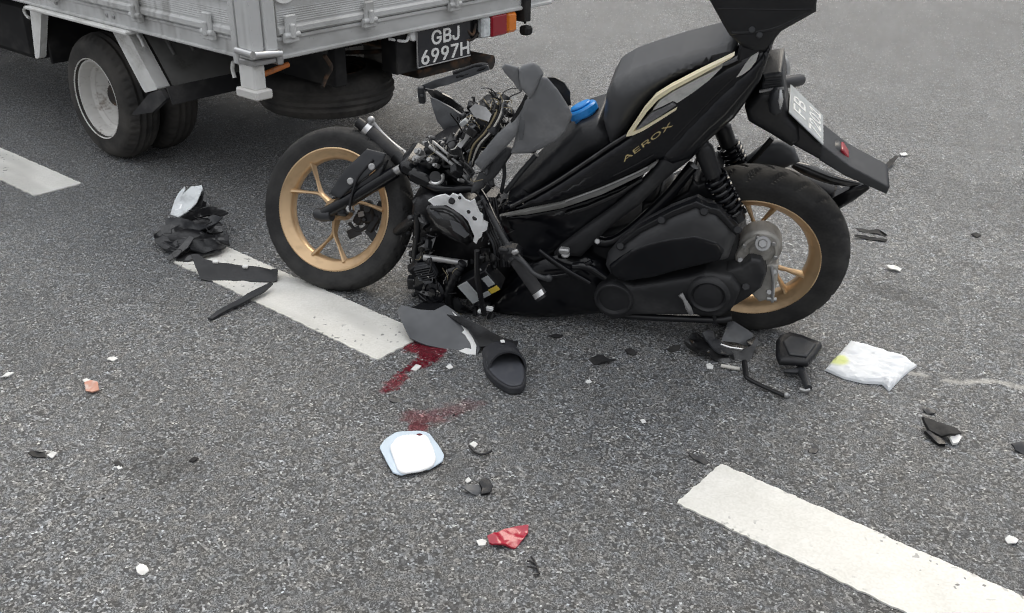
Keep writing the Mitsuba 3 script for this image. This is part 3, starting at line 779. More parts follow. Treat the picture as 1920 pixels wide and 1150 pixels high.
def gold_wheel(name, fr, R, W_, phase, rw, label, half):
    """Rim = the part; tyre, spokes and hub are its pieces."""
    o, w = 0.1955, rw / 2
    pr = [(o - 0.004, w - 0.004), (o, w), (o + 0.004, w - 0.002), (o + 0.003, w - 0.010), (o - 0.006, w - 0.016), (o - 0.022, w * 0.45), (o - 0.026, 0), (o - 0.022, -w * 0.45),
          (o - 0.006, -w + 0.016), (o + 0.003, -w + 0.010), (o + 0.004, -w + 0.002), (o, -w), (o - 0.004, -w + 0.004), (o - 0.012, -w + 0.010), (o - 0.026, -w * 0.55), (o - 0.033, -0.012),
          (o - 0.034, 0.0), (o - 0.033, 0.012), (o - 0.026, w * 0.55), (o - 0.012, w - 0.010)]
    key = bp(name, lathe(pr, 144, True), 'gold_mat', frame=fr, label=label)
    bp('tyre', motor_tyre(R, 0.194, W_, 24, 0.9), 'tyre_mat', key, frame=fr)
    rj, ri = 0.078, o - 0.030
    for k in range(3):
        a = math.radians(phase + 120 * k)
        pt = lambda r, t, y: (r * math.cos(a + t), y, r * math.sin(a + t))
        arms = []
        for s in (-1, 1):
            q = [pt(0.030, 0.0, 0.006), pt(rj, s * 0.03, 0.006), pt(0.118, s * half * 0.62, 0.007), pt(ri + 0.006, s * half, 0.010)]
            m = tube(np.array(spline(q, 6)), [0.0115, 0.0068, 0.0050, 0.0085], 8)
            v = m.vertices.copy()
            v[:, 1] = 0.004 + (v[:, 1] - 0.006) * 2.0
            m.vertices = v
            arms.append(m)
        bp('spoke', arms, 'gold_mat', key, frame=fr)
    bp('hub', [lathe([(0.030, -0.045), (0.036, -0.04), (0.034, 0.03), (0.030, 0.036), (0.018, 0.036), (0.016, 0.02), (0.001, 0.02)], 40), disc(0.010, 0.02, 0.06, 0.002, 16)], 'gold_mat', key, frame=fr)
    return key


rw = gold_wheel('rear_wheel', BF, 0.277, 0.142, 94, 0.098, 'gold rear wheel with a fat tyre', 0.24)
fw = gold_wheel('front_wheel', WF, 0.2665, 0.108, 153, 0.080, 'gold front wheel leaning away under the torn front', 0.35)
bk_ = bp('brake_caliper', [moved(rbox((0.046, 0.030, 0.075), (0, 0, 0), 0.008, rot(20, [0, 1, 0])), *WF.hit(690, 398, -0.05)), moved(rbox((0.030, 0.034, 0.05), (0, 0, 0), 0.006, rot(-25, [0, 1, 0])), *WF.hit(676, 408, -0.05)),
                            moved(rbox((0.06, 0.012, 0.024), (0, 0, 0), 0.004, rot(60, [0, 1, 0])), *WF.hit(700, 420, -0.045)), along(WF.hit(688, 392, -0.035), WF.hit(688, 392, 1), disc(0.014, 0, 0.012, 0.003, 12)), along(WF.hit(682, 412, -0.035), WF.hit(682, 412, 1), disc(0.009, 0, 0.012, 0.003, 6))],
          'black_matte_mat', fw, frame=WF)
bp('caliper_bracket', [tube([WF.hit(u, v, -0.05) for u, v in q], 0.006, 7, smooth=4) for q in (((655, 418), (668, 432), (684, 428), (704, 404)), ((700, 385), (712, 405), (704, 432)))] + [moved(rbox((0.05, 0.006, 0.03), (0, 0, 0), 0.002, rot(a, [0, 1, 0])), *WF.hit(u, v, -0.05)) for u, v, a in ((664, 436, 30), (698, 440, -40), (712, 392, 70))], 'dark_grey_mat', fw, frame=WF)
bp('caliper_tag', moved(rbox((0.022, 0.006, 0.016), (0, 0, 0), 0.002, rot(20, [0, 1, 0])), *WF.hit(677, 402, -0.030)), 'steel_mat', fw, frame=WF)

# --- fork, mudguard stub
f3 = lambda q, n: WF.hit(q[0], q[1], n)
fork_n = 0.076
fk = bp('fork_leg', [tube([f3((603, 404), fork_n), f3((640, 384), fork_n), f3((700, 348), fork_n), f3((742, 322), fork_n)], [0.019, 0.021, 0.021, 0.020], 18),
                     moved(rbox((0.05, 0.03, 0.055), (0, 0, 0), 0.012), *f3((640, 389), fork_n - 0.006))], 'black_satin_mat', frame=WF)
bp('axle_cap', tube([f3((590, 400), fork_n), f3((595, 401), fork_n), f3((606, 404), fork_n), f3((622, 403), fork_n)], [0.012, 0.020, 0.021, 0.021], 16), 'dark_grey_mat', fk, frame=WF)
bp('axle_nut', along(f3((655, 392), fork_n), f3((655, 392), fork_n + 1), disc(0.012, 0.012, 0.03, 0.003, 6)), 'steel_mat', fk, frame=WF)
bp('stanchion', tube([f3((735, 326), fork_n), f3((800, 288), fork_n)], 0.014, 14), 'steel_mat', fk, frame=WF)
fk2 = bp('fork_leg', tube([f3((628, 380), -fork_n), f3((668, 360), -fork_n), f3((745, 300), -fork_n)], [0.018, 0.020, 0.019], 16), 'black_satin_mat', frame=WF)
mg_ = bp('mudguard_stub', [pillow(WF.ab([(620, 364), (637, 335), (652, 316), (690, 279), (727, 288), (720, 305), (688, 334), (664, 350), (640, 372)], 0.085), 0.098, 0.086, 0.006, res=0.012, wob=0.01)], 'dark_grey_mat', frame=WF)
bp('bolt', along(f3((657, 340), 0.098), f3((657, 340), 1.1), disc(0.011, -0.004, 0.009, 0.003, 14)), 'steel_mat', mg_, frame=WF)
bp('bolt', along(f3((697, 313), 0.098), f3((697, 313), 1.1), disc(0.011, -0.004, 0.009, 0.003, 14)), 'steel_mat', mg_, frame=WF)
bp('brace', pillow(WF.ab([(664, 352), (690, 334), (722, 308), (729, 300), (716, 332), (690, 356), (660, 372)], 0.075), 0.092, 0.066, 0.008, res=0.012), 'black_matte_mat', mg_, frame=WF)
bp('brake_hose', [tube([f3(q, 0.1) for q in ((700, 300), (672, 332), (660, 365), (656, 392), (664, 398))], 0.0045, 7, smooth=6)], 'wire_black_mat', frame=WF)

# --- steering head and handlebar
b3 = lambda u, v, n: BF.hit(u, v, n)
hb = bp('handlebar', [tube([b3(748, 296, -0.10), b3(768, 312, -0.08), b3(790, 336, -0.03), b3(812, 351, 0.02), b3(850, 356, 0.05), b3(888, 354, 0.07), b3(905, 368, 0.10), b3(926, 410, 0.17), b3(948, 452, 0.23), b3(964, 480, 0.26)], 0.0125, 14, smooth=6)],
        'black_satin_mat')
gr = bp('grip', [tube([b3(686, 240, -0.16), b3(692, 245, -0.16), b3(752, 299, -0.10)], [0.0205, 0.0225, 0.021], 18)], 'rubber_mat', hb)
bp('bar_end', [tube([b3(670, 228, -0.165), b3(678, 234, -0.163), b3(686, 241, -0.16)], [0.016, 0.018, 0.018], 14)], 'wire_black_mat', hb)
bp('bar_end_ring', tube([b3(684, 239, -0.16), b3(692, 246, -0.158)], 0.0235, 16), 'chrome_mat', hb)
lv = b3(696, 225, -0.17)
bp('brake_lever', [moved(trimesh.creation.icosphere(2, 0.0125), *lv), tube([lv, b3(712, 246, -0.165), b3(734, 268, -0.15), b3(750, 281, -0.13), b3(762, 290, -0.11)], [0.0065, 0.0075, 0.008, 0.009, 0.010], 10, smooth=4)], 'steel_mat', hb)
bp('throttle_housing', [tube([b3(744, 292, -0.105), b3(760, 308, -0.09)], [0.026, 0.024], 16), moved(rbox((0.05, 0.045, 0.05), (0, 0, 0), 0.012), *b3(772, 306, -0.085)), moved(rbox((0.03, 0.05, 0.03), (0, 0, 0), 0.008), *b3(768, 292, -0.10))], 'black_matte_mat', hb)
bp('grip', [tube([b3(966, 486, 0.265), b3(1010, 549, 0.31)], 0.0185, 18)], 'rubber_mat', hb)
bp('bar_end', [tube([b3(1006, 544, 0.306), b3(1017, 560, 0.316)], 0.0185, 16)], 'black_matte_mat', hb)
bp('bar_end_ring', tube([b3(1008, 546.5, 0.308), b3(1014, 555, 0.313)], 0.0195, 16), 'chrome_mat', hb)
bp('brake_lever', [tube([b3(966, 478, 0.275), b3(984, 494, 0.30), b3(1000, 512, 0.315), b3(1018, 521, 0.33), b3(1028, 522, 0.335)], [0.011, 0.007, 0.0065, 0.007, 0.0085], 10, smooth=4), moved(trimesh.creation.icosphere(2, 0.0105), *b3(1029, 522, 0.335))], 'dark_grey_mat', hb)
bp('switch_housing', [moved(rbox((0.055, 0.05, 0.05), (0, 0, 0), 0.012), *b3(960, 474, 0.255)), tube([b3(950, 462, 0.24), b3(968, 488, 0.266)], 0.024, 14), along(b3(966, 472, 0.275), b3(966, 472, 2), disc(0.010, 0, 0.014, 0.003, 12)),
                      moved(rbox((0.03, 0.02, 0.022), (0, 0, 0), 0.005), *b3(945, 470, 0.27))], 'black_matte_mat', hb)
bp('switch_button', moved(rbox((0.020, 0.012, 0.014), (0, 0, 0), 0.004, rot(30, [0, 1, 0])), *b3(966, 473, 0.29)), 'steel_mat', hb)

head = bp('steering_head', [tube([b3(772, 318, -0.05), b3(800, 304, -0.05), b3(838, 300, -0.05)], 0.032, 18, smooth=4), moved(rbox((0.13, 0.10, 0.05), (0, 0, 0), 0.016, rot(-25, [0, 1, 0])), *b3(806, 330, -0.03)),
                            tube([b3(828, 310, -0.06), b3(870, 345, -0.05), b3(905, 400, -0.03), b3(930, 480, 0.0), b3(960, 560, 0.02)], 0.028, 14, smooth=5),
                            moved(rbox((0.06, 0.14, 0.05), (0, 0, 0), 0.014, rot(-30, [0, 1, 0])), *b3(776, 300, -0.06))], 'black_satin_mat')
for u, v, n, r, h in ((783, 284, -0.01, 0.013, 0.012), (806, 300, 0.01, 0.011, 0.012), (816, 310, 0.02, 0.008, 0.010), (797, 268, -0.06, 0.007, 0.010), (808, 257, -0.08, 0.006, 0.010), (778, 300, 0.0, 0.008, 0.012), (862, 338, 0.0, 0.007, 0.010)):
    bp('bolt', along(b3(u, v, n), b3(u, v, n) + np.array([0.25, 0.75, 0.6]), lathe([(1e-4, -0.02), (r * 0.9, -0.02), (r * 0.9, 0.0), (r * 0.7, 0.001), (r * 0.7, h * 0.7), (r * 0.6, h * 0.7 + 0.002), (1e-4, h * 0.7 + 0.002)], 6)), 'steel_mat', head)
th = np.linspace(-0.5, 2.5, 14)
bp('ignition_ring', tube([b3(817 + 14 * math.cos(t), 333 + 12 * math.sin(t), 0.06) for t in th], 0.0055, 9), 'chrome_mat', head)
bp('ignition_lock', tube([b3(816, 332, 0.015), b3(822, 338, -0.03)], 0.018, 14), 'wire_black_mat', head)
bp('control_cable', tube([b3(804, 274, 0.05), b3(844, 305, 0.06), b3(882, 341, 0.06)], 0.0055, 8, smooth=4), 'steel_mat')
bp('control_cable', tube([b3(812, 266, 0.04), b3(850, 298, 0.055), b3(886, 334, 0.055)], 0.0045, 8, smooth=4), 'steel_mat')
bp('control_cable', [tube([b3(830, 286, -0.01), b3(852, 288, 0.0), b3(874, 277, 0.0)], 0.005, 8, smooth=4)], 'wire_black_mat')

# --- seat and rider's tunnel
S = BF.ab([(1149, 268, 0.05), (1146, 222, 0.0), (1147, 176, -0.07), (1155, 126, -0.09), (1168, 102, -0.09), (1196, 86, -0.09), (1232, 73, -0.09), (1290, 55, -0.09), (1372, 34, -0.09), (1412, 40, -0.05), (1420, 88, 0.10), (1385, 106, 0.12),
           (1330, 131, 0.12), (1265, 160, 0.12), (1233, 184, 0.12), (1206, 214, 0.12), (1182, 246, 0.12), (1168, 262, 0.11)])
seat = bp('seat', pillow(S, 0.128, -0.128, 0.055, h=0.062, res=0.013, rc=0.012, h2=0.062, dome=0.006, domer=0.1), 'seat_mat')
bp('seam', tube([b3(u, v, n) for u, v, n in ((1148, 178, -0.02), (1145, 205, 0.055), (1146, 235, 0.09), (1149, 262, 0.10), (1152, 280, 0.105))], 0.0022, 6, smooth=5), 'dark_grey_mat', seat)
TN = BF.ab([(1152, 280, 0.08), (1165, 205, -0.06), (1140, 176, -0.07), (1105, 186, -0.07), (1060, 236, -0.07), (1008, 290, -0.06), (968, 330, -0.03), (952, 372, 0.06), (972, 384, 0.09), (1040, 346, 0.105), (1100, 306, 0.105)])
bp('tunnel_cover', pillow(TN, 0.115, -0.115, 0.06, h=0.05, res=0.016, h2=0.05, rc=0.01), 'black_matte_mat')

# --- body panels
SP = [(940, 398), (1000, 368), (1041, 344), (1100, 305), (1144, 276), (1180, 252), (1206, 216), (1233, 185), (1264, 162), (1330, 132), (1385, 108), (1420, 92), (1444, 84), (1454, 68), (1441, 108), (1426, 153), (1400, 190),
      (1377, 222), (1329, 264), (1297, 297), (1260, 308), (1232, 302), (1214, 315), (1130, 354), (1054, 381), (990, 392)]
bp('side_panel', side(SP, 0.135, 0.148, 0.05, 0.03, h=0.03, res=0.016, h2=0.004, dome=0.006, domer=0.05), 'black_satin_mat')
bp('side_panel', side([(u, v, -0.05) for u, v in SP], -0.05, -0.05, -0.148, 0.03, h=0.004, res=0.025, h2=0.03), 'black_satin_mat')
bp('tail_core', side([(1160, 262), (1250, 170), (1420, 96), (1448, 88), (1420, 150), (1372, 216), (1325, 256), (1250, 292), (1150, 330)], 0.05, 0.06, -0.06, 0.004, res=0.03), 'black_matte_mat')
bp('tail_panel', side([(1236, 297), (1262, 268), (1300, 228), (1345, 182), (1392, 138), (1425, 108), (1451, 74), (1440, 112), (1426, 153), (1400, 190), (1377, 222), (1329, 264), (1297, 298), (1262, 309)], 0.15, 0.172, 0.10, 0.045, h=0.03, res=0.014), 'black_satin_mat')
for q in (((1262, 262), (1300, 222), (1345, 176), (1392, 132)), ((1150, 330), (1190, 310), (1226, 290))):
    bp('panel_seam', tube([b3(u, v, 0.153) for u, v in q], 0.0025, 6, smooth=4), 'wire_black_mat')
bp('crease_trim', tube([b3(u, v, 0.138) for u, v in ((958, 388), (1000, 366), (1041, 343), (1100, 304), (1144, 274), (1176, 254))], 0.006, 8, smooth=4), 'black_gloss_mat')
bp('ridge_trim', side([(938, 402), (988, 391), (1054, 377), (1130, 350), (1190, 324), (1214, 312), (1235, 299), (1228, 309), (1206, 324), (1130, 361), (1054, 387), (988, 399)], 0.145, 0.160, 0.140, 0.004, res=0.012), 'guard_mat', label='side panel ridge with its highlight painted grey')  # the light caught by the ridge is painted in as a grey strip
bp('painted_glint', tube([b3(u, v, 0.161) for u, v in ((1060, 378), (1130, 352), (1190, 326), (1214, 314))], 0.0022, 6, smooth=4), 'steel_mat')  # thin bright line painting the glint along the ridge
bp('ridge_trim', side([(1060, 396), (1100, 384), (1160, 358), (1205, 330), (1206, 336), (1160, 365), (1100, 391), (1058, 402)], 0.14, 0.152, 0.140, 0.003, res=0.012), 'black_gloss_mat')
bp('frame_cover', side([(1425, 152), (1377, 222), (1329, 264), (1297, 299), (1262, 326), (1235, 350), (1200, 385), (1165, 410), (1135, 435), (1110, 462), (1090, 482), (1036, 479), (1050, 462), (1100, 424), (1150, 388), (1195, 350), (1214, 331), (1236, 302), (1290, 250), (1345, 205)], 0.145, 0.158, 0.10, 0.022, h=0.02, res=0.014, rc=0.004), 'case_mat')
bp('lower_cowl', side([(930, 402), (990, 396), (1054, 384), (1130, 358), (1208, 326), (1196, 352), (1150, 390), (1100, 426), (1040, 474), (1005, 492), (960, 470), (940, 430)], 0.12, 0.135, 0.02, 0.02, res=0.02), 'black_satin_mat')
bp('under_cowl', side([(905, 588), (930, 562), (958, 530), (985, 498), (1036, 478), (1092, 480), (1140, 505), (1160, 560), (1140, 594), (1106, 597), (1060, 603), (1000, 602), (940, 597)], 0.14, 0.150, -0.12, 0.05, h=0.05, res=0.02, wob=0.03), 'black_satin_mat')
bp('footrest_bolt', [along(b3(1060, 476, 0.185), b3(1060, 476, 2), disc(0.013, -0.01, 0.012, 0.003, 12)), moved(rbox((0.03, 0.02, 0.018), (0, 0, 0), 0.004), *b3(1058, 470, 0.19))], 'steel_mat')
for u, v in ((1120, 453),):
    bp('bolt', along(b3(u, v, 0.165), b3(u, v, 2), disc(0.008, -0.02, 0.006, 0.002, 12)), 'steel_mat')
bp('frame_tube', [tube([b3(1085, 440, 0.13), b3(1150, 452, 0.12), b3(1240, 380, 0.11), b3(1300, 310, 0.1)], 0.016, 12, smooth=5), tube([b3(1010, 470, 0.19), b3(1060, 505, 0.19), b3(1105, 530, 0.18)], 0.009, 10, smooth=4),
                  tube([b3(1000, 520, 0.19), b3(1060, 515, 0.185), b3(1110, 490, 0.18)], 0.007, 10, smooth=4), tube([b3(1075, 500, 0.18), b3(1100, 500, 0.18), b3(1135, 520, 0.17)], 0.012, 10, smooth=4)], 'black_satin_mat')

# --- printed stripe, emblem and lettering of the side panel (thin raised transfers)
def decal(pts, n=0.1550, t=0.0018, res=0.02):
    return slab(BF.ab(pts, n), n + t, n - 0.022, res, fine=[])


bp('gold_stripe', decal([(1174, 256), (1190, 232), (1207, 206), (1229, 181), (1257, 163.5), (1311, 135.5), (1377, 103.5), (1372, 108.5), (1312, 142), (1261, 169), (1234, 187), (1213, 210), (1196, 234), (1187, 247), (1205, 239.5), (1240, 219), (1270, 201), (1268, 206), (1240, 224), (1206, 245), (1186, 254)], 0.1562), 'pale_gold_mat')
bp('silver_infill', decal([(1224, 207), (1238, 188), (1262, 172), (1312, 146), (1354, 126), (1330, 150), (1300, 173), (1270, 193), (1262, 189), (1240, 200)], 0.1555), 'silver_print_mat')
bp('mesh_infill', decal([(1191, 246), (1206, 228), (1222, 211), (1242, 203), (1262, 192), (1268, 197), (1240, 216), (1206, 237)], 0.1555), 'mesh_print_mat')
bp('emblem', decal([(1381, 145), (1397, 122), (1408, 110), (1422, 101), (1418, 114), (1406, 130), (1392, 140)], 0.1555), 'silver_print_mat')
a0, a1 = b3(1170, 304, 0.155), b3(1261, 236, 0.155)
tx = meshkit.text_mesh('AEROX', 0.022, 0.0015)
tb = tx.bounds
Lx = math.hypot(a1[0] - a0[0], a1[2] - a0[2])
vv = (tx.vertices - tb[0]) * [Lx / (tb[1, 0] - tb[0, 0]), 0.0115 / (tb[1, 1] - tb[0, 1]), 1]
ex = np.array([a1[0] - a0[0], a1[2] - a0[2]]) / Lx
ey = np.array([ex[1], -ex[0]])
ey = ey if ey[1] > 0 else -ey
vv[:, 0] += 0.25 * vv[:, 1]
q2 = np.array([a0[0], a0[2]]) + vv[:, :1] * ex + vv[:, 1:2] * ey
bp('lettering', TM(np.c_[q2[:, 0], 0.1545 + vv[:, 2], q2[:, 1]], tx.faces[:, ::-1]), 'gold_print_mat', smooth=False)

# --- tail: rear box, lamp brackets, mudguard with plate
RBX = [(1318, -26), (1334, 0), (1356, 40), (1368, 60), (1395, 84), (1440, 96), (1455, 66), (1466, 53), (1530, 17), (1531, 2), (1536, -30), (1500, -150), (1360, -150)]
bp('rear_box', side(RBX, 0.12, 0.15, -0.17, 0.018, h=0.014, res=0.02, h2=0.014), 'black_matte_mat', label='black box at the tail, cut by the top of the picture')
bp('box_bracket', side([(1390, 64), (1440, 60), (1452, 74), (1442, 104), (1418, 120), (1380, 122)], 0.13, 0.142, -0.12, 0.01, res=0.02), 'black_matte_mat')
bp('lid_seam', tube([b3(u, v, 0.1485) for u, v in ((1346, 16), (1400, 17), (1470, 18), (1524, 17))], 0.003, 6), 'wire_black_mat')
bp('box_ridge', tube([b3(u, v, 0.147) for u, v in ((1372, 62), (1420, 60), (1462, 50), (1520, 22))], 0.005, 8, smooth=5), 'black_matte_mat')
for u, v in ((1410, 56), (1424, 66)):
    bp('bolt', along(b3(u, v, 0.15), b3(u, v, 2), disc(0.008, -0.01, 0.005, 0.002, 12)), 'dark_grey_mat')
rm = bp('rear_mudguard', [side([(1396, 200), (1424, 166), (1470, 172), (1479, 214), (1498, 236), (1500, 262), (1484, 274), (1445, 250), (1403, 226)], 0.06, 0.080, -0.060, 0.026, h=0.022, res=0.016, h2=0.02, rc=0.004),
                          pillow(BF.ab([(1470, 252, 0.07), (1478, 215, 0.07), (1542, 276, 0.07), (1590, 312, 0.06), (1666, 350, 0.05), (1661, 361, 0.05), (1586, 331, 0.06), (1537, 305, 0.07), (1484, 276, 0.07)]), 0.062, -0.062, 0.012, h=0.012, res=0.014, h2=0.012)], 'black_matte_mat')
bp('mudguard_tip', pillow(BF.ab([(1540, 271, 0.065), (1592, 309, 0.058), (1668, 347, 0.05), (1662, 361, 0.05), (1584, 330, 0.06), (1536, 303, 0.066), (1538, 279, 0.066)]), 0.0635, -0.0635, 0.006, h=0.006, res=0.012), 'dark_grey_mat', rm)
bp('lamp_block', side([(1431, 137), (1468, 132), (1472, 172), (1466, 206), (1425, 172)], 0.06, 0.075, -0.09, 0.012, res=0.016), 'dark_grey_mat', rm)
bp('turn_signal', [tube([b3(1440, 188, 0.06), b3(1452, 190, 0.09)], 0.010, 12), tube([b3(1456, 164, 0.085), b3(1456, 172, 0.09), b3(1455, 190, 0.095), b3(1454, 208, 0.095), b3(1453, 214, 0.092)], [0.006, 0.016, 0.019, 0.016, 0.005], 16)], 'dark_grey_mat', rm)
bp('signal_lens', tube([b3(1463, 168, 0.100), b3(1463, 188, 0.106), b3(1461, 206, 0.104)], [0.0035, 0.0075, 0.0035], 12, smooth=5), 'chrome_mat', rm)
bp('lamp_rib', [tube([b3(1434, 140 + k, 0.077), b3(1466, 137 + k, 0.077)], 0.0022, 6) for k in (6, 14, 22, 30)], 'case_mat', rm)
bp('lamp_trim', tube([b3(1424, 172, 0.076), b3(1446, 168, 0.08), b3(1470, 166, 0.078)], 0.004, 8), 'steel_mat', rm)
bp('turn_signal', tube([b3(1464, 156, -0.08), b3(1485, 153, -0.13), b3(1500, 150, -0.17), b3(1506, 148, -0.19)], [0.014, 0.017, 0.016, 0.007], 14, smooth=4), 'dark_grey_mat', rm)
bp('grab_hook', tube([b3(1436, 134, 0.0), b3(1455, 124, -0.06), b3(1468, 112, -0.10), b3(1474, 118, -0.10), b3(1476, 140, -0.09)], 0.0085, 10, smooth=6), 'steel_mat', rm)
# rear number plate: across the bike, on the slope of the mudguard
P0, P1 = BF.hit(1477, 213, 0.078), BF.hit(1541, 274, 0.078)
dsl = (P1 - P0)
hs = float(np.hypot(dsl[0], dsl[2]))
dsl = np.array([dsl[0], 0, dsl[2]]) / hs
nup = np.cross([0, -1, 0], dsl)
nup = nup if nup[2] > 0 else -nup
PFm = np.eye(4)
PW = 0.165
# plate axes in bike coordinates: x from the left edge across to the right, y up the slope, z outward
ex3, ey3, ez3 = np.array([0, -1.0, 0]), -dsl, np.cross([0, -1.0, 0], -dsl)
org = np.array([P0[0], 0.078, P0[2]]) + dsl * hs + ez3 * 0.004


def on_plate(m):
    v = m.vertices
    f = m.faces
    out = TM(org + v[:, :1] * ex3 + v[:, 1:2] * ey3 + v[:, 2:3] * ez3, f)
    return out


rp = bp('number_plate', on_plate(rbox((PW, hs, 0.004), (PW / 2, hs / 2, 0), 0.0015)), 'plate_grey_mat', label='pale grey rear number plate with faded letters')


def plate_text(t, x, y, w, h):
    m = meshkit.text_mesh(t, h, 0.002)
    b = m.bounds
    m.apply_translation(-b[0])
    m.apply_scale([w / (b[1, 0] - b[0, 0]), h / (b[1, 1] - b[0, 1]), 1])
    m.apply_translation([x, y, 0.0016])
    return on_plate(m)


bp('lettering', plate_text('FB', 0.035, hs * 0.56, 0.085, hs * 0.34), 'letter_white_mat', rp, smooth=False)
bp('lettering', plate_text('7201', 0.014, hs * 0.10, 0.135, hs * 0.34), 'letter_white_mat', rp, smooth=False)
bp('rear_reflector', [moved(rbox((0.040, 0.055, 0.050), (0, 0, 0), 0.010, rot(35, [0, 1, 0])), *b3(1567, 285, 0.0))], 'dark_grey_mat', rm)
bp('reflector_lens', moved(rbox((0.012, 0.047, 0.042), (0, 0, 0), 0.005, rot(35, [0, 1, 0])), *b3(1584, 285, 0.0)), 'red_lens_mat', rm)

# --- exhaust on the far side, shocks, hugger
ex = bp('exhaust', [tube([b3(1300, 368, -0.15), b3(1390, 344, -0.16), b3(1440, 334, -0.17), b3(1520, 356, -0.17), b3(1566, 374, -0.17)], [0.022, 0.03, 0.046, 0.046, 0.034], 24, smooth=6)], 'black_matte_mat')
bp('heat_shield', side([(1382, 318), (1400, 292), (1440, 262), (1470, 262), (1490, 275), (1500, 300), (1470, 312), (1420, 318)], -0.11, -0.085, -0.12, 0.02, res=0.016), 'grey_panel_mat', ex)
bp('end_cap', [tube([b3(1556, 366, -0.17), b3(1572, 374, -0.17)], [0.038, 0.032], 24)], 'black_gloss_mat', ex)
bp('hanger_strap', tube([b3(1486, 308, -0.12), b3(1512, 318, -0.12), b3(1560, 336, -0.12), b3(1618, 347, -0.12)], [0.010, 0.018, 0.016, 0.008], 10, smooth=5), 'black_gloss_mat', ex)
bp('lower_fin', side([(1550, 374), (1564, 364), (1600, 347), (1628, 338), (1630, 350), (1602, 371), (1570, 390), (1554, 386)], -0.12, -0.10, -0.14, 0.008, res=0.012), 'black_satin_mat', ex)
bp('shield_edge', tube([b3(1386, 326, -0.09), b3(1416, 296, -0.09), b3(1448, 259, -0.09)], 0.008, 8), 'wire_black_mat', ex)
bp('tyre_hugger', side([(1205, 372), (1225, 372), (1240, 350), (1256, 372), (1290, 352), (1300, 330), (1312, 338), (1340, 326), (1352, 345), (1340, 372), (1300, 388), (1240, 400), (1204, 408)], 0.06, 0.085, -0.08, 0.012, res=0.016), 'black_matte_mat')


def shock(n, top, mid, low, mat='black_matte_mat'):
    a, m_, c = b3(*top, n), b3(*mid, n), b3(*low, n)
    key = bp('shock_absorber', [tube([a, a + (m_ - a) * 0.15, m_], [0.019, 0.026, 0.024], 16), tube([m_, c], 0.013, 12), moved(trimesh.creation.icosphere(2, 0.02), *a), tube([c - (c - m_) * 0.06, c + (c - m_) * 0.1], 0.026, 14)], mat)
    k = 7.5
    t = np.linspace(0, 1, 150)
    ax = (c - m_) / np.linalg.norm(c - m_)
    e1 = np.cross(ax, [0, 1, 0.2])
    e1 /= np.linalg.norm(e1)
    e2 = np.cross(ax, e1)
    rad = 0.029
    pts = m_ + (c - m_) * t[:, None] + rad * (np.cos(2 * math.pi * k * t)[:, None] * e1 + np.sin(2 * math.pi * k * t)[:, None] * e2)
    bp('spring', tube(pts, 0.0058, 8), 'black_satin_mat', key)


shock(0.115, (1316, 272), (1338, 328), (1378, 405))
shock(-0.10, (1352, 235), (1366, 272), (1392, 330))

# --- engine, transmission case, air box
bp('engine_block', side([(1110, 440), (1180, 420), (1260, 385), (1330, 372), (1380, 430), (1400, 520), (1370, 585), (1200, 588), (1110, 590), (1100, 520)], 0.09, 0.10, -0.12, 0.02, res=0.03), 'case_mat')
AB = [(1133, 501), (1138, 482), (1163, 452), (1197, 426), (1236, 406), (1255, 396), (1306, 377), (1323, 386), (1348, 391), (1384, 430), (1377, 457), (1366, 489), (1300, 504), (1226, 523), (1165, 529), (1141, 516)]
ab = bp('air_box', side(AB, 0.165, 0.188, 0.09, 0.05, h=0.05, res=0.014, rc=0.004), 'cover_mat')
bp('air_box_face', side([(1142, 497), (1182, 467), (1216, 453), (1250, 445), (1304, 438), (1346, 450), (1358, 468), (1350, 487), (1300, 497), (1226, 518), (1170, 526), (1148, 514)], 0.18, 0.192, 0.17, 0.012, res=0.014, rc=0.01), 'black_satin_mat', ab)
bp('air_box_rim', side([(1163, 452), (1197, 426), (1236, 406), (1258, 394), (1306, 375), (1325, 384), (1350, 391), (1386, 431), (1380, 440), (1345, 402), (1322, 394), (1304, 387), (1262, 404), (1240, 415), (1202, 434), (1168, 459)], 0.17, 0.180, 0.15, 0.005, res=0.012), 'black_matte_mat', ab)
for u, v in ((1240, 413), (1320, 397), (1383, 431), (1163, 462)):
    bp('bolt', along(b3(u, v, 0.176), b3(u, v, 2), disc(0.012, -0.02, 0.012, 0.003, 14)), 'black_matte_mat', ab)
tc = bp('transmission_case', side([(1118, 552), (1130, 530), (1155, 522), (1187, 532), (1292, 516), (1323, 506), (1372, 516), (1390, 540), (1376, 574), (1350, 592), (1299, 588), (1187, 588), (1150, 598), (1124, 582)], 0.16, 0.178, 0.06, 0.022, h=0.02, res=0.016, rc=0.008), 'case_mat')
cc = b3(1150.5, 559.5, 0.176)
bp('crank_cover', moved(lathe([(0.058, -0.02), (0.058, 0.006), (0.054, 0.012), (0.049, 0.012), (0.046, 0.004), (0.043, 0.0), (0.02, 0.002), (1e-4, 0.004)], 48), *cc), 'case_mat', tc)
cc = b3(1328, 554, 0.178)
bp('clutch_cover', moved(lathe([(0.068, -0.03), (0.066, -0.006), (0.058, 0.006), (0.050, 0.010), (0.046, 0.004), (0.043, 0.002), (0.040, 0.006), (0.02, 0.010), (1e-4, 0.011)], 56), *cc), 'case_mat', tc)
bp('swing_arm', side([(1362, 505), (1390, 498), (1408, 482), (1428, 486), (1438, 510), (1428, 538), (1404, 556), (1375, 574), (1355, 560)], 0.14, 0.152, 0.07, 0.014, res=0.014, rc=0.006), 'case_mat', tc)
bp('bolt', along(b3(1398, 538, 0.152), b3(1398, 538, 2), disc(0.013, -0.01, 0.008, 0.003, 6)), 'case_mat', tc)
dc = b3(1425, 468, 0.10)
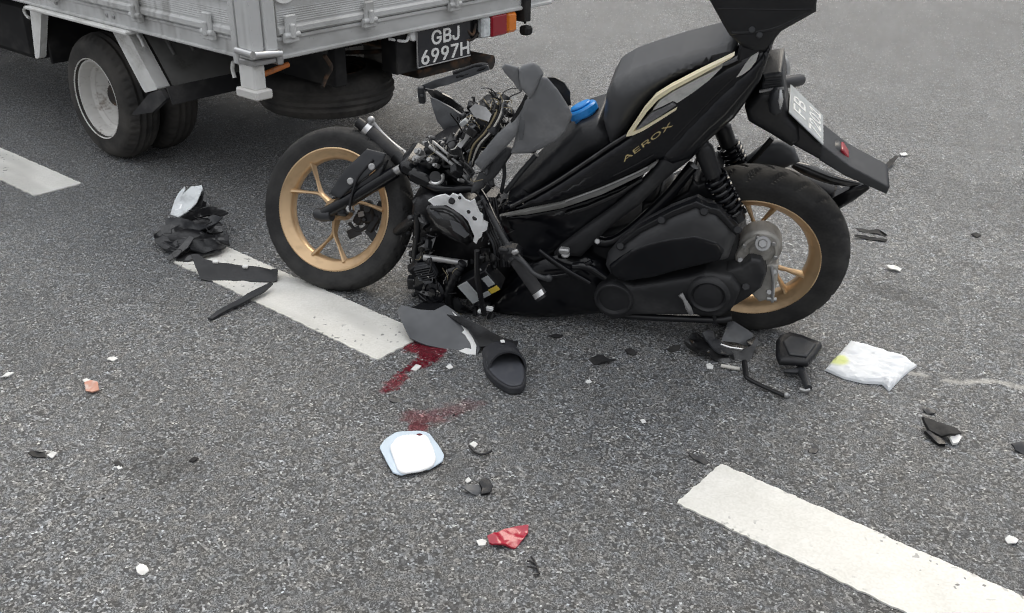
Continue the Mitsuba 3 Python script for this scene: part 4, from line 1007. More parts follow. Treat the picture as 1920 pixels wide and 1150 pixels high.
hub = bp('final_drive', moved(lathe([(0.058, -0.06), (0.060, -0.012), (0.057, -0.004), (0.052, 0.000), (0.050, 0.010), (0.043, 0.013), (0.040, 0.006), (0.030, 0.006), (0.027, 0.020), (0.016, 0.022), (1e-4, 0.022)], 56), *dc), 'alu_mat')
bp('gear_housing', side([(1378, 476), (1392, 452), (1412, 470), (1440, 490), (1460, 492), (1458, 524), (1448, 556), (1424, 562), (1404, 542), (1382, 512)], 0.095, 0.112, 0.05, 0.012, h=0.010, res=0.012, rc=0.004), 'alu_mat', hub)
bp('brake_rod', [tube([b3(1446, 500, 0.12), b3(1450, 530, 0.12), b3(1448, 566, 0.115)], 0.005, 8, smooth=4), tube([b3(1438, 560, 0.115), b3(1456, 562, 0.115)], 0.006, 8)], 'steel_mat', hub)
for a in np.arange(6) * 1.047 + 0.3:
    bp('cover_bolt', moved(disc(0.0075, 0.0, 0.016, 0.002, 6), dc[0] + 0.0465 * math.cos(a), dc[1], dc[2] + 0.0465 * math.sin(a)), 'steel_mat', hub)
bp('axle_nut', [along(b3(1430, 457, 0.122), b3(1430, 457, 2), disc(0.014, -0.005, 0.014, 0.003, 6)), along(b3(1430, 457, 0.122), b3(1430, 457, 2), disc(0.022, -0.008, 0.004, 0.002, 24))], 'steel_mat', hub)
for u, v in ((1452, 510), (1442, 548), (1388, 488)):
    bp('bolt', along(b3(u, v, 0.112), b3(u, v, 2), disc(0.009, -0.01, 0.008, 0.002, 6)), 'steel_mat', hub)
bp('stand_spring', tube([b3(1276, 552, 0.19), b3(1283, 562, 0.195), b3(1291, 578, 0.195), b3(1296, 588, 0.19)], [0.008, 0.005, 0.009, 0.007], 8, smooth=4), 'steel_mat')
bp('side_stand', [tube([b3(1150, 590, 0.15), b3(1230, 596, 0.16), b3(1340, 600, 0.165), b3(1372, 596, 0.16)], 0.010, 10, smooth=4), tube([b3(1338, 588, 0.17), b3(1342, 606, 0.17)], 0.006, 8)], 'black_matte_mat')

# --- the torn front: leg shield, cowl, fuel cap, lamp bowl, battery, wiring
def lobe(name, pts, n, ka, kb, amp, seed, bulge=0.0, br=0.03, mat='grey_panel_mat', label=None):
    P = BF.ab(pts, n)
    c = P.mean(0)
    g = lambda a, b: 2 * amp * (meshkit.fbm(np.c_[a * 11, b * 11, a * 0 + seed * 3.7], 3) - 0.5) + 0.5 * amp * np.abs(meshkit.fbm(np.c_[a * 26 + b * 10, b * 12, a * 0 + seed], 2) - 0.5)
    z = lambda a, b, d: n + np.clip(ka * (a - c[0]) + kb * (b - c[1]), -0.05, 0.05) + bulge * prof(d, br) + g(a, b)
    return bp(name, slab(P, lambda a, b, d: z(a, b, d) + 0.0025, lambda a, b, d: z(a, b, d) - 0.0025, 0.009, 0.003, [0.003]), mat, label=label, smooth=50)


lobe('leg_shield', [(996, 181), (1006, 162), (1017, 142), (1026, 146), (1043, 166), (1066, 200), (1073, 216), (1069, 229), (1060, 247), (1044, 263), (1019, 277), (996, 287), (958, 287), (964, 267), (973, 225), (978, 207), (986, 184)], 0.09, 0.0, 0.0, 0.010, 3, 0.006, 0.012, 'shield_mat',
     label='torn grey inner leg shield folded back over the tunnel')
lobe('shield_top', [(973, 130), (981, 123), (998, 120), (1007, 126), (1018, 141), (1007, 164), (996, 183), (990, 173), (981, 163), (975, 147)], 0.094, 0.25, -0.25, 0.006, 8, 0.008, 0.015, 'shield_mat')
lobe('shield_side', [(939, 127), (949, 120), (973, 123), (976, 147), (981, 164), (978, 174), (962, 154), (946, 138)], 0.085, -0.3, 0.1, 0.006, 4, 0.006, 0.012, 'shield_mat')
lobe('shield_arm', [(984, 190), (982, 206), (976, 225), (969, 252), (950, 274), (928, 296), (906, 318), (889, 305), (912, 276), (932, 252), (956, 230), (968, 218)], 0.094, -0.10, -0.10, 0.008, 5, 0.010, 0.02, 'shield_mat')
bp('crease_shade', sheet(BF.ab([(985, 176), (990, 180), (984, 196), (972, 216), (960, 232), (957, 226), (968, 208), (978, 192)], 0.097), 0.004, lambda a, b: 0.097 + 0 * a, 0.01), 'black_matte_mat')  # dark sheets painting the shade in the folds of the shield
bp('crease_shade', sheet(BF.ab([(976, 212), (983, 210), (984, 235), (980, 262), (974, 262), (972, 235)], 0.098), 0.003, lambda a, b: 0.098 + 0 * a, 0.01), 'grey_panel_mat')
lobe('shield_arm', [(900, 322), (918, 304), (946, 282), (962, 288), (948, 308), (930, 330), (910, 346), (888, 353), (890, 340)], 0.075, 0.2, -0.3, 0.008, 6, 0.010, 0.02, 'dark_grey_mat')
bp('shield_flap', sheet(BF.ab([(1020, 146), (1040, 146), (1058, 156), (1069, 172), (1071, 196), (1058, 200), (1040, 172)], -0.05), 0.005, lambda a, b: -0.05 + 0 * a, 0.012, seed=9, amp=0.03), 'black_matte_mat')
bp('shield_strut', [tube([b3(u, v, 0.06) for u, v in ((1006, 290), (975, 325), (948, 360))], 0.008, 8), tube([b3(u, v, 0.05) for u, v in ((944, 296), (946, 330), (940, 362))], 0.006, 8), tube([b3(u, v, 0.05) for u, v in ((890, 380), (905, 364), (922, 345))], 0.009, 8)], 'dark_grey_mat')
for u, v in ((1046, 254), (1000, 284), (1066, 226)):
    bp('clip', moved(rbox((0.016, 0.012, 0.012), (0, 0, 0), 0.003), *b3(u, v, 0.03)), 'wire_black_mat')
cpo, cpd = b3(1095, 211, 0.02), np.array([0.55, -0.15, 1.0])
fc = bp('fuel_cap', along(cpo, cpo + cpd, lathe([(0.001, -0.03), (0.034, -0.03), (0.036, -0.006), (0.0425, -0.004), (0.043, 0.013), (0.039, 0.018), (0.012, 0.020), (0.001, 0.020)], 48)), 'blue_mat', label='bright blue fuel cap')
bp('cap_grip', along(cpo, cpo + cpd, disc(0.030, 0.018, 0.026, 0.003, 40)), 'blue_mat', fc)
# front cowl torn away to the right side
bp('cowl_strip', sheet(BF.ab([(786, 164), (800, 158), (850, 140), (905, 120), (916, 122), (918, 130), (870, 148), (840, 160), (806, 172), (790, 176)], -0.20), 0.006, lambda a, b: -0.20 + 0 * a, 0.012, seed=1, amp=0.04), 'grey_panel_mat')
bp('cowl_edge', tube([b3(u, v, -0.20) for u, v in ((850, 137), (872, 130), (896, 122), (914, 124), (880, 137), (856, 144))], 0.006, 8, smooth=4), 'black_matte_mat')
bp('cowl_inner', sheet(BF.ab([(797, 166), (818, 170), (846, 186), (868, 205), (868, 216), (846, 206), (826, 200), (812, 184)], -0.18), 0.005, lambda a, b: -0.18 + 0 * a, 0.012, seed=2, amp=0.03), 'black_gloss_mat')
bp('cowl_panel', sheet(BF.ab([(806, 182), (826, 192), (850, 202), (872, 216), (872, 228), (850, 240), (834, 244), (820, 226)], -0.16), 0.006, lambda a, b: -0.16 + 0 * a, 0.012, seed=8, amp=0.02), 'grey_panel_mat')
bp('cowl_bracket', [moved(rbox((0.022, 0.02, 0.055), (0, 0, 0), 0.004), *b3(791, 178, -0.2)), along(b3(791, 180, -0.188), b3(791, 180, 2), disc(0.006, 0, 0.008, 0.002, 10))], 'dark_grey_mat')
# lamp bowl with a torn white rim
LB = BF.ab([(797, 390), (806, 385), (834, 384), (856, 393), (872, 408), (882, 428), (888, 450), (880, 460), (858, 454), (834, 442), (810, 422)], 0.13)
lb = bp('lamp_bowl', pillow(LB, 0.165, 0.07, 0.05, h=0.05, res=0.012, rc=0.006), 'black_gloss_mat')
bp('facet', [sheet(BF.ab([(843, 412), (862, 420), (880, 440), (872, 446), (850, 432)], 0.166), 0.004, lambda a, b: 0.166 + 0 * a, 0.01), sheet(BF.ab([(806, 396), (818, 398), (832, 412), (824, 414)], 0.16), 0.004, lambda a, b: 0.158 + 0 * a, 0.01)], 'grey_panel_mat', lb)
bp('bowl_rib', tube([b3(u, v, n) for u, v, n in ((808, 390, 0.15), (836, 391, 0.165), (858, 404, 0.17), (874, 426, 0.165), (884, 448, 0.15))], 0.006, 8, smooth=5), 'black_gloss_mat', lb)
WR = [(801, 379), (818, 371), (834, 366), (842, 370), (848, 364), (858, 368), (862, 364), (872, 374), (882, 378), (890, 373), (893, 383), (899, 397), (906, 402), (907, 412), (916, 417), (914, 429), (906, 433), (904, 442), (898, 447), (894, 456), (888, 451), (890, 440), (886, 430), (878, 414), (866, 402), (852, 393), (836, 386), (812, 388)]
wrm = bp('broken_rim', sheet(BF.ab(WR, 0.15), 0.006, lambda a, b: 0.15 + 0 * a, 0.010, seed=4, amp=0.02), 'white_plastic_mat', label='broken white rim behind the lamp bowl')
for u, v, r in ((847, 377, 0.010), (879, 397, 0.006), (891, 408, 0.009), (862, 371, 0.005)):
    bp('hole', along(b3(u, v, 0.148), b3(u, v, 2), disc(r, 0, 0.009, 0.003, 12)), 'wire_black_mat', wrm)
# battery
b4 = BF.p3([(858, 534), (912, 508), (938, 543), (885, 573)], 0.19)
cb, ux, uz = b4.mean(0), (b4[1] - b4[0] + b4[2] - b4[3]) / 2, (b4[0] - b4[3] + b4[1] - b4[2]) / 2
lx, lz = np.linalg.norm(ux), np.linalg.norm(uz)
Rm = np.eye(4)
Rm[:3, :3] = np.stack([ux / lx, np.cross(uz / lz, ux / lx), np.cross(ux / lx, np.cross(uz / lz, ux / lx))], 1)
Rm[:3, 3] = cb - Rm[:3, 1] * 0.0
bat = lambda size, c, r=0.003: rbox(size, c, r).apply_transform(Rm)
sgn = 1 if Rm[1, 1] > 0 else -1
bk = bp('battery', bat((lx, 0.06, lz), (0, -0.03 * sgn, 0)), 'black_matte_mat', label='battery with grey and yellow labels hanging out of the wreck')
bp('grey_label', bat((lx * 0.34, 0.003, lz * 0.96), (-lx * 0.32, 0.001 * sgn, 0), 0.001), 'plate_grey_mat', bk)
bp('grey_label', bat((lx * 0.36, 0.003, lz * 0.20), (-lx * 0.02, 0.0012 * sgn, -lz * 0.38), 0.001), 'plate_grey_mat', bk)
bp('yellow_label', bat((lx * 0.30, 0.003, lz * 0.22), (lx * 0.33, 0.001 * sgn, -lz * 0.36), 0.001), 'yellow_mat', bk)
bp('grey_label', bat((lx * 0.22, 0.003, lz * 0.45), (lx * 0.36, 0.001 * sgn, lz * 0.06), 0.001), 'plate_grey_mat', bk)
bp('strap', tube([b3(894, 470, 0.2), b3(895, 520, 0.21), b3(902, 560, 0.215), b3(908, 590, 0.21)], 0.009, 8, smooth=5), 'wire_black_mat', bk)
# dark bulk of the front frame and the pieces hanging in it
bp('front_frame', [side([(770, 380), (800, 366), (880, 372), (930, 400), (960, 470), (960, 540), (920, 596), (840, 590), (800, 560), (772, 500)], 0.04, 0.06, -0.12, 0.03, res=0.03, wob=0.05)], 'wire_black_mat')
bp('cross_tube', tube([b3(795, 483, 0.15), b3(835, 488, 0.15), b3(876, 494, 0.15)], [0.011, 0.009, 0.010], 12), 'steel_mat')
bp('radiator_hose', [tube([b3(744, 434, 0.04), b3(765, 418, 0.08), b3(786, 408, 0.10), b3(800, 424, 0.12)], 0.014, 10, smooth=5), tube([b3(782, 400, 0.11), b3(782, 440, 0.12), b3(778, 480, 0.12), b3(790, 540, 0.13)], 0.010, 10, smooth=5)], 'black_matte_mat')


def tangle(pts, n, n0, n1, r0, r1, seed, reach=30, box=()):
    """Loose wires and small clips about the points pts."""
    g = np.random.default_rng(seed)
    out = []
    for _ in range(n):
        p = np.array(pts[g.integers(len(pts))], float)
        l = n0 + (n1 - n0) * g.random()
        th = g.random() * 6.28
        q, w = [], p + (g.random(2) - 0.5) * reach
        for k in range(5):
            q.append(b3(w[0], w[1], l))
            th += (g.random() - 0.5) * 1.1
            w = w + np.array([math.cos(th), math.sin(th)]) * reach * (0.25 + 0.45 * g.random())
            w = p + np.clip(w - p, -reach * 1.15, reach * 1.15)
            l = np.clip(l + (g.random() - 0.5) * 0.05, n0, n1)
        out.append(tube(q, r0 + (r1 - r0) * g.random() ** 2, 6, smooth=4))
    return out


def shards(pts, n, n0, n1, seed, reach=30, s0=0.02, s1=0.05):
    """Broken plates: thin angular pieces with snapped corners, some with a bent lip."""
    g = np.random.default_rng(seed)
    out = []
    for _ in range(n):
        p = np.array(pts[g.integers(len(pts))], float) + (g.random(2) - 0.5) * reach * 1.5
        k = g.integers(4, 8)
        a = np.sort(g.random(k) * 6.283)
        r = (s0 + (s1 - s0) * g.random() ** 1.5) * (0.45 + 0.6 * g.random(k))
        q = np.c_[r * np.cos(a) * 1.5, r * np.sin(a) * 0.8]
        if shapely.Polygon(q).buffer(0).area < 6e-5 or not shapely.Polygon(q).is_valid:
            continue
        c = 0.02 + 0.2 * g.random()
        m = sheet(q, 0.0025, lambda x, y: 6 * c * x * x + 0.4 * np.abs(y), 0.012)
        m.apply_transform(trimesh.transformations.random_rotation_matrix(g.random(3)))
        out.append(moved(m, *b3(p[0], p[1], n0 + (n1 - n0) * g.random())))
    return out


def clutter(pts, n, n0, n1, seed, reach=30, s0=0.008, s1=0.03):
    g = np.random.default_rng(seed)
    out = []
    for _ in range(n):
        p = np.array(pts[g.integers(len(pts))], float) + (g.random(2) - 0.5) * reach * 1.6
        s = s0 + (s1 - s0) * g.random(3) ** 1.6
        m = rbox(s, (0, 0, 0), 0.003) if g.random() < 0.6 else disc(s[0] * 0.5, -s[1] / 2, s[1] / 2, 0.002, 12)
        m.apply_transform(trimesh.transformations.random_rotation_matrix(g.random(3)))
        out.append(moved(m, *b3(p[0], p[1], n0 + (n1 - n0) * g.random())))
    return out


UP = [(880, 225), (900, 205), (925, 205), (940, 195), (915, 235), (890, 255), (860, 265), (840, 275), (930, 230), (895, 280), (915, 260), (940, 205), (885, 235), (820, 280)]
LOW = [(795, 470), (790, 510), (815, 530), (830, 560), (850, 590), (880, 600), (900, 590), (800, 550), (845, 520), (905, 500), (925, 610), (870, 620)]
MIDP = [(910, 390), (925, 420), (935, 450), (915, 470), (790, 430), (780, 460), (900, 330), (860, 300), (940, 400)]


def stuff_part(name, meshes, mat):
    k = bp(name, meshes, mat)
    labels[k] = {'kind': 'stuff'}
    return k


bp('loom_core', [side(q, -0.03, n1, n0, 0.02, res=0.012, wob=0.06) for q, n0, n1 in (([(846, 300), (862, 262), (876, 222), (898, 200), (930, 192), (946, 204), (930, 240), (904, 280), (884, 312)], -0.12, -0.02), ([(778, 318), (790, 286), (820, 268), (850, 262), (872, 290), (880, 326), (850, 340), (810, 338)], -0.14, -0.04))], 'wire_black_mat')
labels['scooter__loom_core'] = {'kind': 'stuff'}
stuff_part('loose_wiring', tangle(UP, 60, -0.02, 0.06, 0.0010, 0.0036, 11, 19) + tangle(UP, 14, -0.06, 0.06, 0.0012, 0.0025, 14, 34) + tangle(LOW, 26, 0.06, 0.19, 0.0014, 0.0045, 12, 22) + tangle(MIDP, 30, 0.0, 0.15, 0.0014, 0.0045, 13, 24), 'wire_black_mat')
stuff_part('tan_wiring', tangle(UP, 30, -0.0, 0.07, 0.0008, 0.0016, 21, 17) + tangle(LOW, 8, 0.10, 0.19, 0.0008, 0.0016, 22, 15) + tangle(MIDP, 3, 0.06, 0.15, 0.0008, 0.0016, 23, 15), 'wire_tan_mat')
stuff_part('pale_wiring', tangle(UP, 26, 0.0, 0.07, 0.0008, 0.0018, 31, 14) + tangle(LOW, 8, 0.12, 0.19, 0.0008, 0.0016, 32, 12), 'wire_pale_mat')
stuff_part('broken_plates', shards(UP, 40, -0.06, 0.05, 71, 24, 0.014, 0.034) + shards(LOW, 60, 0.05, 0.19, 72, 28, 0.014, 0.036) + shards(MIDP, 36, 0.0, 0.14, 73, 28, 0.012, 0.034), 'black_gloss_mat')
stuff_part('torn_edges', shards(UP, 14, 0.0, 0.07, 74, 24, 0.008, 0.018) + shards(LOW, 14, 0.12, 0.19, 75, 28, 0.008, 0.02) + shards(MIDP, 8, 0.08, 0.15, 76, 28, 0.008, 0.018), 'grey_panel_mat')
stuff_part('broken_fittings', clutter(UP, 22, -0.05, 0.05, 41, 20, 0.008, 0.022) + clutter(LOW, 34, 0.05, 0.16, 42, 28, 0.009, 0.026) + clutter(MIDP, 30, 0.0, 0.12, 43, 28, 0.006, 0.022), 'dark_grey_mat')
stuff_part('bent_metal', clutter(UP, 46, 0.0, 0.075, 51, 20, 0.003, 0.011) + clutter(LOW, 22, 0.12, 0.19, 52, 26, 0.002, 0.008) + clutter(MIDP, 8, 0.08, 0.15, 53, 24, 0.002, 0.007), 'steel_mat')
stuff_part('black_fittings', clutter(UP, 40, -0.10, 0.03, 61, 20, 0.012, 0.034) + clutter(LOW, 60, 0.02, 0.16, 62, 28, 0.012, 0.042) + clutter(MIDP, 24, -0.02, 0.1, 63, 26, 0.014, 0.040), 'black_matte_mat')
def hose(name, q, r, mat, rib=0.0):
    P = spline([b3(*w) for w in q], 10)
    rr_ = r * (1 + rib * np.sin(np.arange(len(P)) * 2.1))
    return bp(name, tube(P, rr_, 12), mat)


hose('corrugated_hose', [(806, 312, -0.02), (830, 296, 0.0), (862, 288, 0.03), (890, 262, 0.05), (905, 236, 0.04)], 0.012, 'black_matte_mat', 0.14)
hose('corrugated_hose', [(868, 492, 0.17), (852, 520, 0.18), (840, 556, 0.17), (848, 590, 0.15)], 0.013, 'black_matte_mat', 0.14)
for i in range(5):
    o = i * 5
    hose('cable', [(948 - o, 186 + o * 0.4, 0.03), (944 - o, 214, 0.06), (926 - o, 246, 0.075), (902 - o, 274, 0.07), (886 - o * 0.6, 312, 0.05)], 0.0032, ['wire_black_mat', 'wire_pale_mat', 'wire_black_mat', 'wire_tan_mat', 'wire_black_mat'][i])
for i in range(6):
    o = i * 5
    hose('cable', [(904 + o, 370, 0.10), (908 + o, 400, 0.12), (912 + o, 430, 0.13), (926 + o, 462, 0.15), (930 + o, 500, 0.15)], 0.0040, 'wire_black_mat' if i % 3 else 'dark_grey_mat')
turn = lambda a, ax: rot(a, ax)
bp('meter_back', [rbox((0.085, 0.03, 0.055), (0, 0, 0), 0.006, turn(-30, [0, 1, 0]) @ turn(25, [1, 0, 0])).apply_translation(b3(918, 232, 0.02))], 'black_satin_mat')
bp('metal_bracket', [sheet([(-0.03, -0.012), (0.012, -0.018), (0.034, -0.004), (0.026, 0.016), (-0.006, 0.020), (-0.028, 0.010)], 0.003, lambda a, b: 5 * a * a, 0.008).apply_transform(turn(-25, [0, 1, 0]) @ turn(30, [1, 0, 0])).apply_translation(b3(902, 212, 0.075))], 'steel_mat')
bp('metal_bracket', [sheet([(-0.026, -0.006), (0.026, -0.010), (0.030, 0.006), (0.0, 0.004), (-0.024, 0.012)], 0.003, lambda a, b: 8 * a * a, 0.008).apply_transform(turn(50, [0, 1, 0]) @ turn(20, [1, 0, 0])).apply_translation(b3(872, 262, 0.06))], 'steel_mat')
bp('ignition_barrel', [tube([b3(936, 222, 0.05), b3(924, 246, 0.07)], 0.014, 16), tube([b3(925, 244, 0.069), b3(923, 248, 0.071)], 0.018, 16)], 'dark_grey_mat')
bp('relay', rbox((0.036, 0.026, 0.030), (0, 0, 0), 0.003, turn(25, [0, 1, 0]) @ turn(15, [0, 0, 1])).apply_translation(b3(858, 284, 0.05)), 'black_satin_mat')
bp('relay', rbox((0.030, 0.022, 0.028), (0, 0, 0), 0.003, turn(-35, [0, 1, 0])).apply_translation(b3(886, 246, 0.065)), 'black_gloss_mat')
bp('connector', rbox((0.024, 0.016, 0.014), (0, 0, 0), 0.002, turn(40, [0, 1, 0])).apply_translation(b3(870, 230, 0.07)), 'plate_grey_mat')
hn = b3(812, 548, 0.17)
bp('horn', [along(hn, hn + np.array([0.3, 1, 0.35]), lathe([(1e-4, -0.02), (0.036, -0.02), (0.040, -0.008), (0.040, 0.0), (0.030, 0.004), (0.028, 0.0), (0.016, 0.002), (0.013, 0.008), (1e-4, 0.009)], 36))], 'black_satin_mat')
rg = trimesh.util.concatenate([rbox((0.06, 0.022, 0.05), (0, 0, 0), 0.003)] + [rbox((0.058, 0.014, 0.0035), (0, 0.017, z), 0.001) for z in np.linspace(-0.02, 0.02, 6)])
bp('regulator', rg.apply_transform(turn(20, [0, 1, 0])).apply_translation(b3(800, 506, 0.16)), 'dark_grey_mat')
bp('stay_plate', sheet(BF.ab([(776, 488), (792, 470), (800, 500), (796, 540), (812, 580), (800, 588), (780, 548)], 0.14), 0.004, lambda a, b: 0.14 + 0 * a, 0.012, seed=14, amp=0.02), 'black_satin_mat')
bp('stay_plate', sheet(BF.ab([(838, 560), (860, 556), (872, 584), (862, 606), (838, 600), (828, 580)], 0.15), 0.004, lambda a, b: 0.15 + 0 * a, 0.012, seed=15, amp=0.03), 'dark_grey_mat')
bp('white_connector', [moved(rbox((0.022, 0.014, 0.014), (0, 0, 0), 0.003), *b3(918, 579, 0.2)), moved(rbox((0.02, 0.014, 0.012), (0, 0, 0), 0.003), *b3(902, 584, 0.2))], 'white_plastic_mat')

# ------------------------------------------------------------------ things lying on the road
def ground_frame(u, v, tilt=(0, 0), z=0.0, yaw=0.0):
    """A plane through the road point seen at (u, v), raised by z, its normal leaning by tilt (x, y)."""
    return Frame(gnd(u, v, z), [math.cos(yaw), math.sin(yaw), 0], [tilt[0], tilt[1], 1.0])


def flat(name, pts, mat, ref=None, tilt=(0, 0), z=0.004, t=0.004, amp=0.004, freq=14, seed=0, res=0.012, fn=None, parent=None, label=None, cat=None, group=None, rc=0.0):
    """A bent plate lying on the road with the outline pts."""
    p = np.array(pts, float)
    ref = p[p[:, 1].argmax()] if ref is None else ref
    fr = ground_frame(ref[0], ref[1], tilt, z)
    m = sheet(fr.ab(pts), t, fn, res, rc, seed, amp, freq)
    if parent:
        return put(name, m, mat, fr, parent, 38)
    k = thing(name, label, cat, group)
    return put(k, m, mat, fr, None, 38)


# the smashed headlamp unit at the left
hl = thing('broken_headlamp', 'smashed headlamp with clear lens and torn black housing, left of the front wheel', 'headlamp')
hf = ground_frame(360, 470, (0.10, -0.35), 0.02)
flat('lens', [(320, 404), (326, 380), (334, 366), (348, 352), (349, 358), (343, 368), (360, 352), (378, 347), (380, 356), (370, 380), (358, 392), (334, 408)], 'lens_mat', (330, 470), (0.05, -0.9), 0.02, 0.006, 0.014, 22, 3, parent=hl)
flat('lens_shard', [(326, 398), (336, 372), (347, 356), (346, 372), (340, 392)], 'chrome_mat', (330, 468), (0.2, -0.9), 0.02, 0.006, 0.02, 22, 6, parent=hl)
flat('lens_rim', [(352, 396), (364, 386), (376, 362), (382, 352), (384, 360), (376, 384), (364, 398)], 'black_gloss_mat', (330, 468), (0.05, -0.9), 0.02, 0.008, 0.02, 22, 7, parent=hl)
flat('lens_shard', [(346, 378), (356, 364), (374, 352), (368, 372), (354, 388)], 'steel_mat', (330, 466), (0.05, -0.9), 0.02, 0.008, 0.02, 12, 4, parent=hl)
HS = [([(366, 372), (382, 358), (388, 366), (386, 386), (372, 396), (360, 392)], (0.1, -0.7), 0.01, 'black_gloss_mat'),
      ([(336, 408), (364, 394), (392, 386), (420, 392), (428, 398), (412, 404), (390, 402), (360, 412), (340, 416)], (0.0, -0.25), 0.05, 'black_matte_mat'),
      ([(310, 414), (330, 410), (362, 416), (400, 406), (418, 410), (405, 424), (372, 438), (330, 430), (312, 424)], (0.05, -0.4), 0.03, 'dark_grey_mat'),
      ([(300, 424), (318, 420), (350, 432), (390, 440), (430, 440), (426, 452), (396, 458), (350, 452), (318, 446), (302, 436)], (0.0, -0.5), 0.03, 'black_matte_mat'),
      ([(290, 444), (304, 432), (330, 444), (362, 450), (352, 468), (330, 476), (306, 466), (292, 456)], (-0.2, -0.3), 0.02, 'black_satin_mat'),
      ([(312, 484), (334, 466), (356, 444), (364, 448), (352, 466), (330, 482), (318, 490)], (0.2, -0.6), 0.012, 'dark_grey_mat'),
      ([(352, 454), (396, 448), (428, 440), (430, 456), (416, 468), (382, 476), (358, 470)], (0.1, -0.3), 0.02, 'black_matte_mat'),
      ([(330, 480), (368, 470), (412, 470), (416, 476), (380, 484), (352, 490), (330, 488)], (0.0, -0.1), 0.008, 'black_matte_mat'),
      ([(388, 436), (404, 424), (418, 426), (416, 436), (400, 438)], (0.2, -0.5), 0.03, 'black_gloss_mat')]
for i, (q, tl, z, m) in enumerate(HS):
    flat('housing_piece', q, 'black_gloss_mat' if i % 2 else m, None, tl, z, 0.006, 0.020, 16, 20 + i, 0.010, parent=hl)
put('bulk', [moved(trimesh.creation.icosphere(2, 0.05).apply_scale([1.5, 0.9, 0.7]), *gnd(352, 448, 0.03)), moved(trimesh.creation.icosphere(2, 0.04).apply_scale([1.6, 0.8, 0.8]), *gnd(385, 425, 0.03))], 'wire_black_mat', WORLD, hl)
wg = np.random.default_rng(77)
tw = []
for _ in range(7):
    p = np.array([300 + 120 * wg.random(), 400 + 80 * wg.random()])
    q, z = [], 0.02 + 0.06 * wg.random()
    for k in range(4):
        q.append(gnd(p[0], p[1], z))
        p = p + (wg.random(2) - 0.5) * [50, 26]
        p[1] = min(p[1], 486)
        z = max(0.008, z + (wg.random() - 0.5) * 0.05)
    tw.append(tube(q, 0.0015 + 0.003 * wg.random() ** 2, 6, smooth=4))
k = put('wiring', tw, 'wire_black_mat', WORLD, hl)
labels[k] = {'kind': 'stuff'}

# fairing panel and strip on the lane dash
fp = [(359, 478), (372, 477), (384, 486), (404, 492), (440, 497), (490, 502), (508, 506), (516, 504), (521, 506), (520, 528), (512, 531), (498, 530), (450, 528), (400, 528), (376, 522), (366, 500)]
flat('fairing_panel', fp, 'black_matte_mat', (440, 529), (0.0, -0.55), 0.004, 0.006, 0.02, 9, 31, label='long black fairing panel lying across the lane dash', cat='panel')
for i, (u, v) in enumerate(((404, 491), (460, 500))):
    p_ = ground_frame(440, 529, (0.0, -0.55), 0.004)
    put('edge_tab', moved(rbox((0.018, 0.010, 0.012), (0, 0, 0), 0.002), *p_.hit(u, v, 0.006)), 'letter_white_mat', p_, 'fairing_panel')
flat('black_strip', [(390, 598), (408, 584), (440, 565), (470, 548), (505, 532), (512, 533), (496, 547), (464, 563), (430, 580), (398, 599)], 'dark_grey_mat', None, (0, -0.1), 0.006, 0.006, 0.008, 9, 32, label='thin black strip below the fairing panel, slanting off the lane dash', cat='strip')

# grey fairing and sandal below the front of the scooter
gf = thing('grey_fairing', 'scuffed grey fairing piece with scraped white corner beside the red stain', 'fairing')
flat('shell', [(744, 582), (752, 571), (790, 580), (815, 584), (835, 578), (862, 596), (890, 622), (906, 648), (894, 668), (868, 664), (838, 652), (800, 642), (768, 630), (756, 606)], 'grey_panel_mat', (840, 655), (0.05, -0.45), 0.006, 0.006, 0.03, 6, 33, parent=gf)
flat('scraped_edge', [(848, 590), (857, 597), (873, 613), (886, 634), (893, 650), (892, 667), (876, 664), (860, 655), (874, 652), (884, 656), (882, 644), (872, 628), (866, 624), (871, 620), (860, 606)], 'letter_white_mat', (840, 655), (0.05, -0.45), 0.0095, 0.003, 0.03, 6, 33, parent=gf)
flat('dark_flap', [(768, 583), (790, 568), (830, 570), (842, 580), (820, 590), (792, 590)], 'black_matte_mat', (800, 600), (0.0, -0.3), 0.03, 0.005, 0.02, 8, 34, parent=gf)
flat('dark_flap', [(838, 590), (870, 596), (920, 620), (950, 634), (972, 640), (966, 660), (930, 648), (900, 650), (880, 620)], 'black_matte_mat', (900, 655), (0.0, -0.4), 0.02, 0.005, 0.02, 8, 35, parent=gf)

sd = thing('sandal', 'black slide sandal with a wide strap lying on the asphalt', 'sandal')
toe, heel = gnd(912, 612), gnd(966, 737)
sx = toe - heel
sl = float(np.linalg.norm(sx))
SF = Frame(heel, sx / sl, [0, 0, 1])
L_ = 0.265
th = np.linspace(0, 2 * math.pi, 48, endpoint=False)
sole = []
for t in th:
    x = 0.5 - 0.5 * math.cos(t)
    w = 0.040 + 0.012 * math.sin(math.pi * min(1, x * 1.15)) + 0.008 * x
    yv = w * (abs(math.sin(t)) ** 0.62) * (1 if math.sin(t) > 0 else -1)
    sole.append((x * L_ - 0.012, yv - 0.006 * math.sin(math.pi * x)))
put('sole', [pillow(sole, 0.024, 0.001, 0.006, res=0.012)], 'sandal_mat', SF, sd)
put('footbed', pillow([(x * 0.94 + 0.006, y * 0.88) for x, y in sole], 0.029, 0.022, 0.010, h=0.003, res=0.012), 'footbed_mat', SF, sd)
V, F, na, nb = [], [], 22, 9
for lay in (0, 1):
    for i in range(na):
        a = math.pi * i / (na - 1)
        for j in range(nb):
            q = j / (nb - 1)
            x = 0.095 + 0.115 * q + 0.02 * math.sin(a) * (1 - 2 * q) * 0.6
            r = 0.054 - 0.004 * q - 0.005 * lay
            hgt = (0.058 - 0.016 * q) - 0.005 * lay
            V.append((x, 0.012 + hgt * math.sin(a) ** 0.8, -r * math.cos(a) * 1.02))
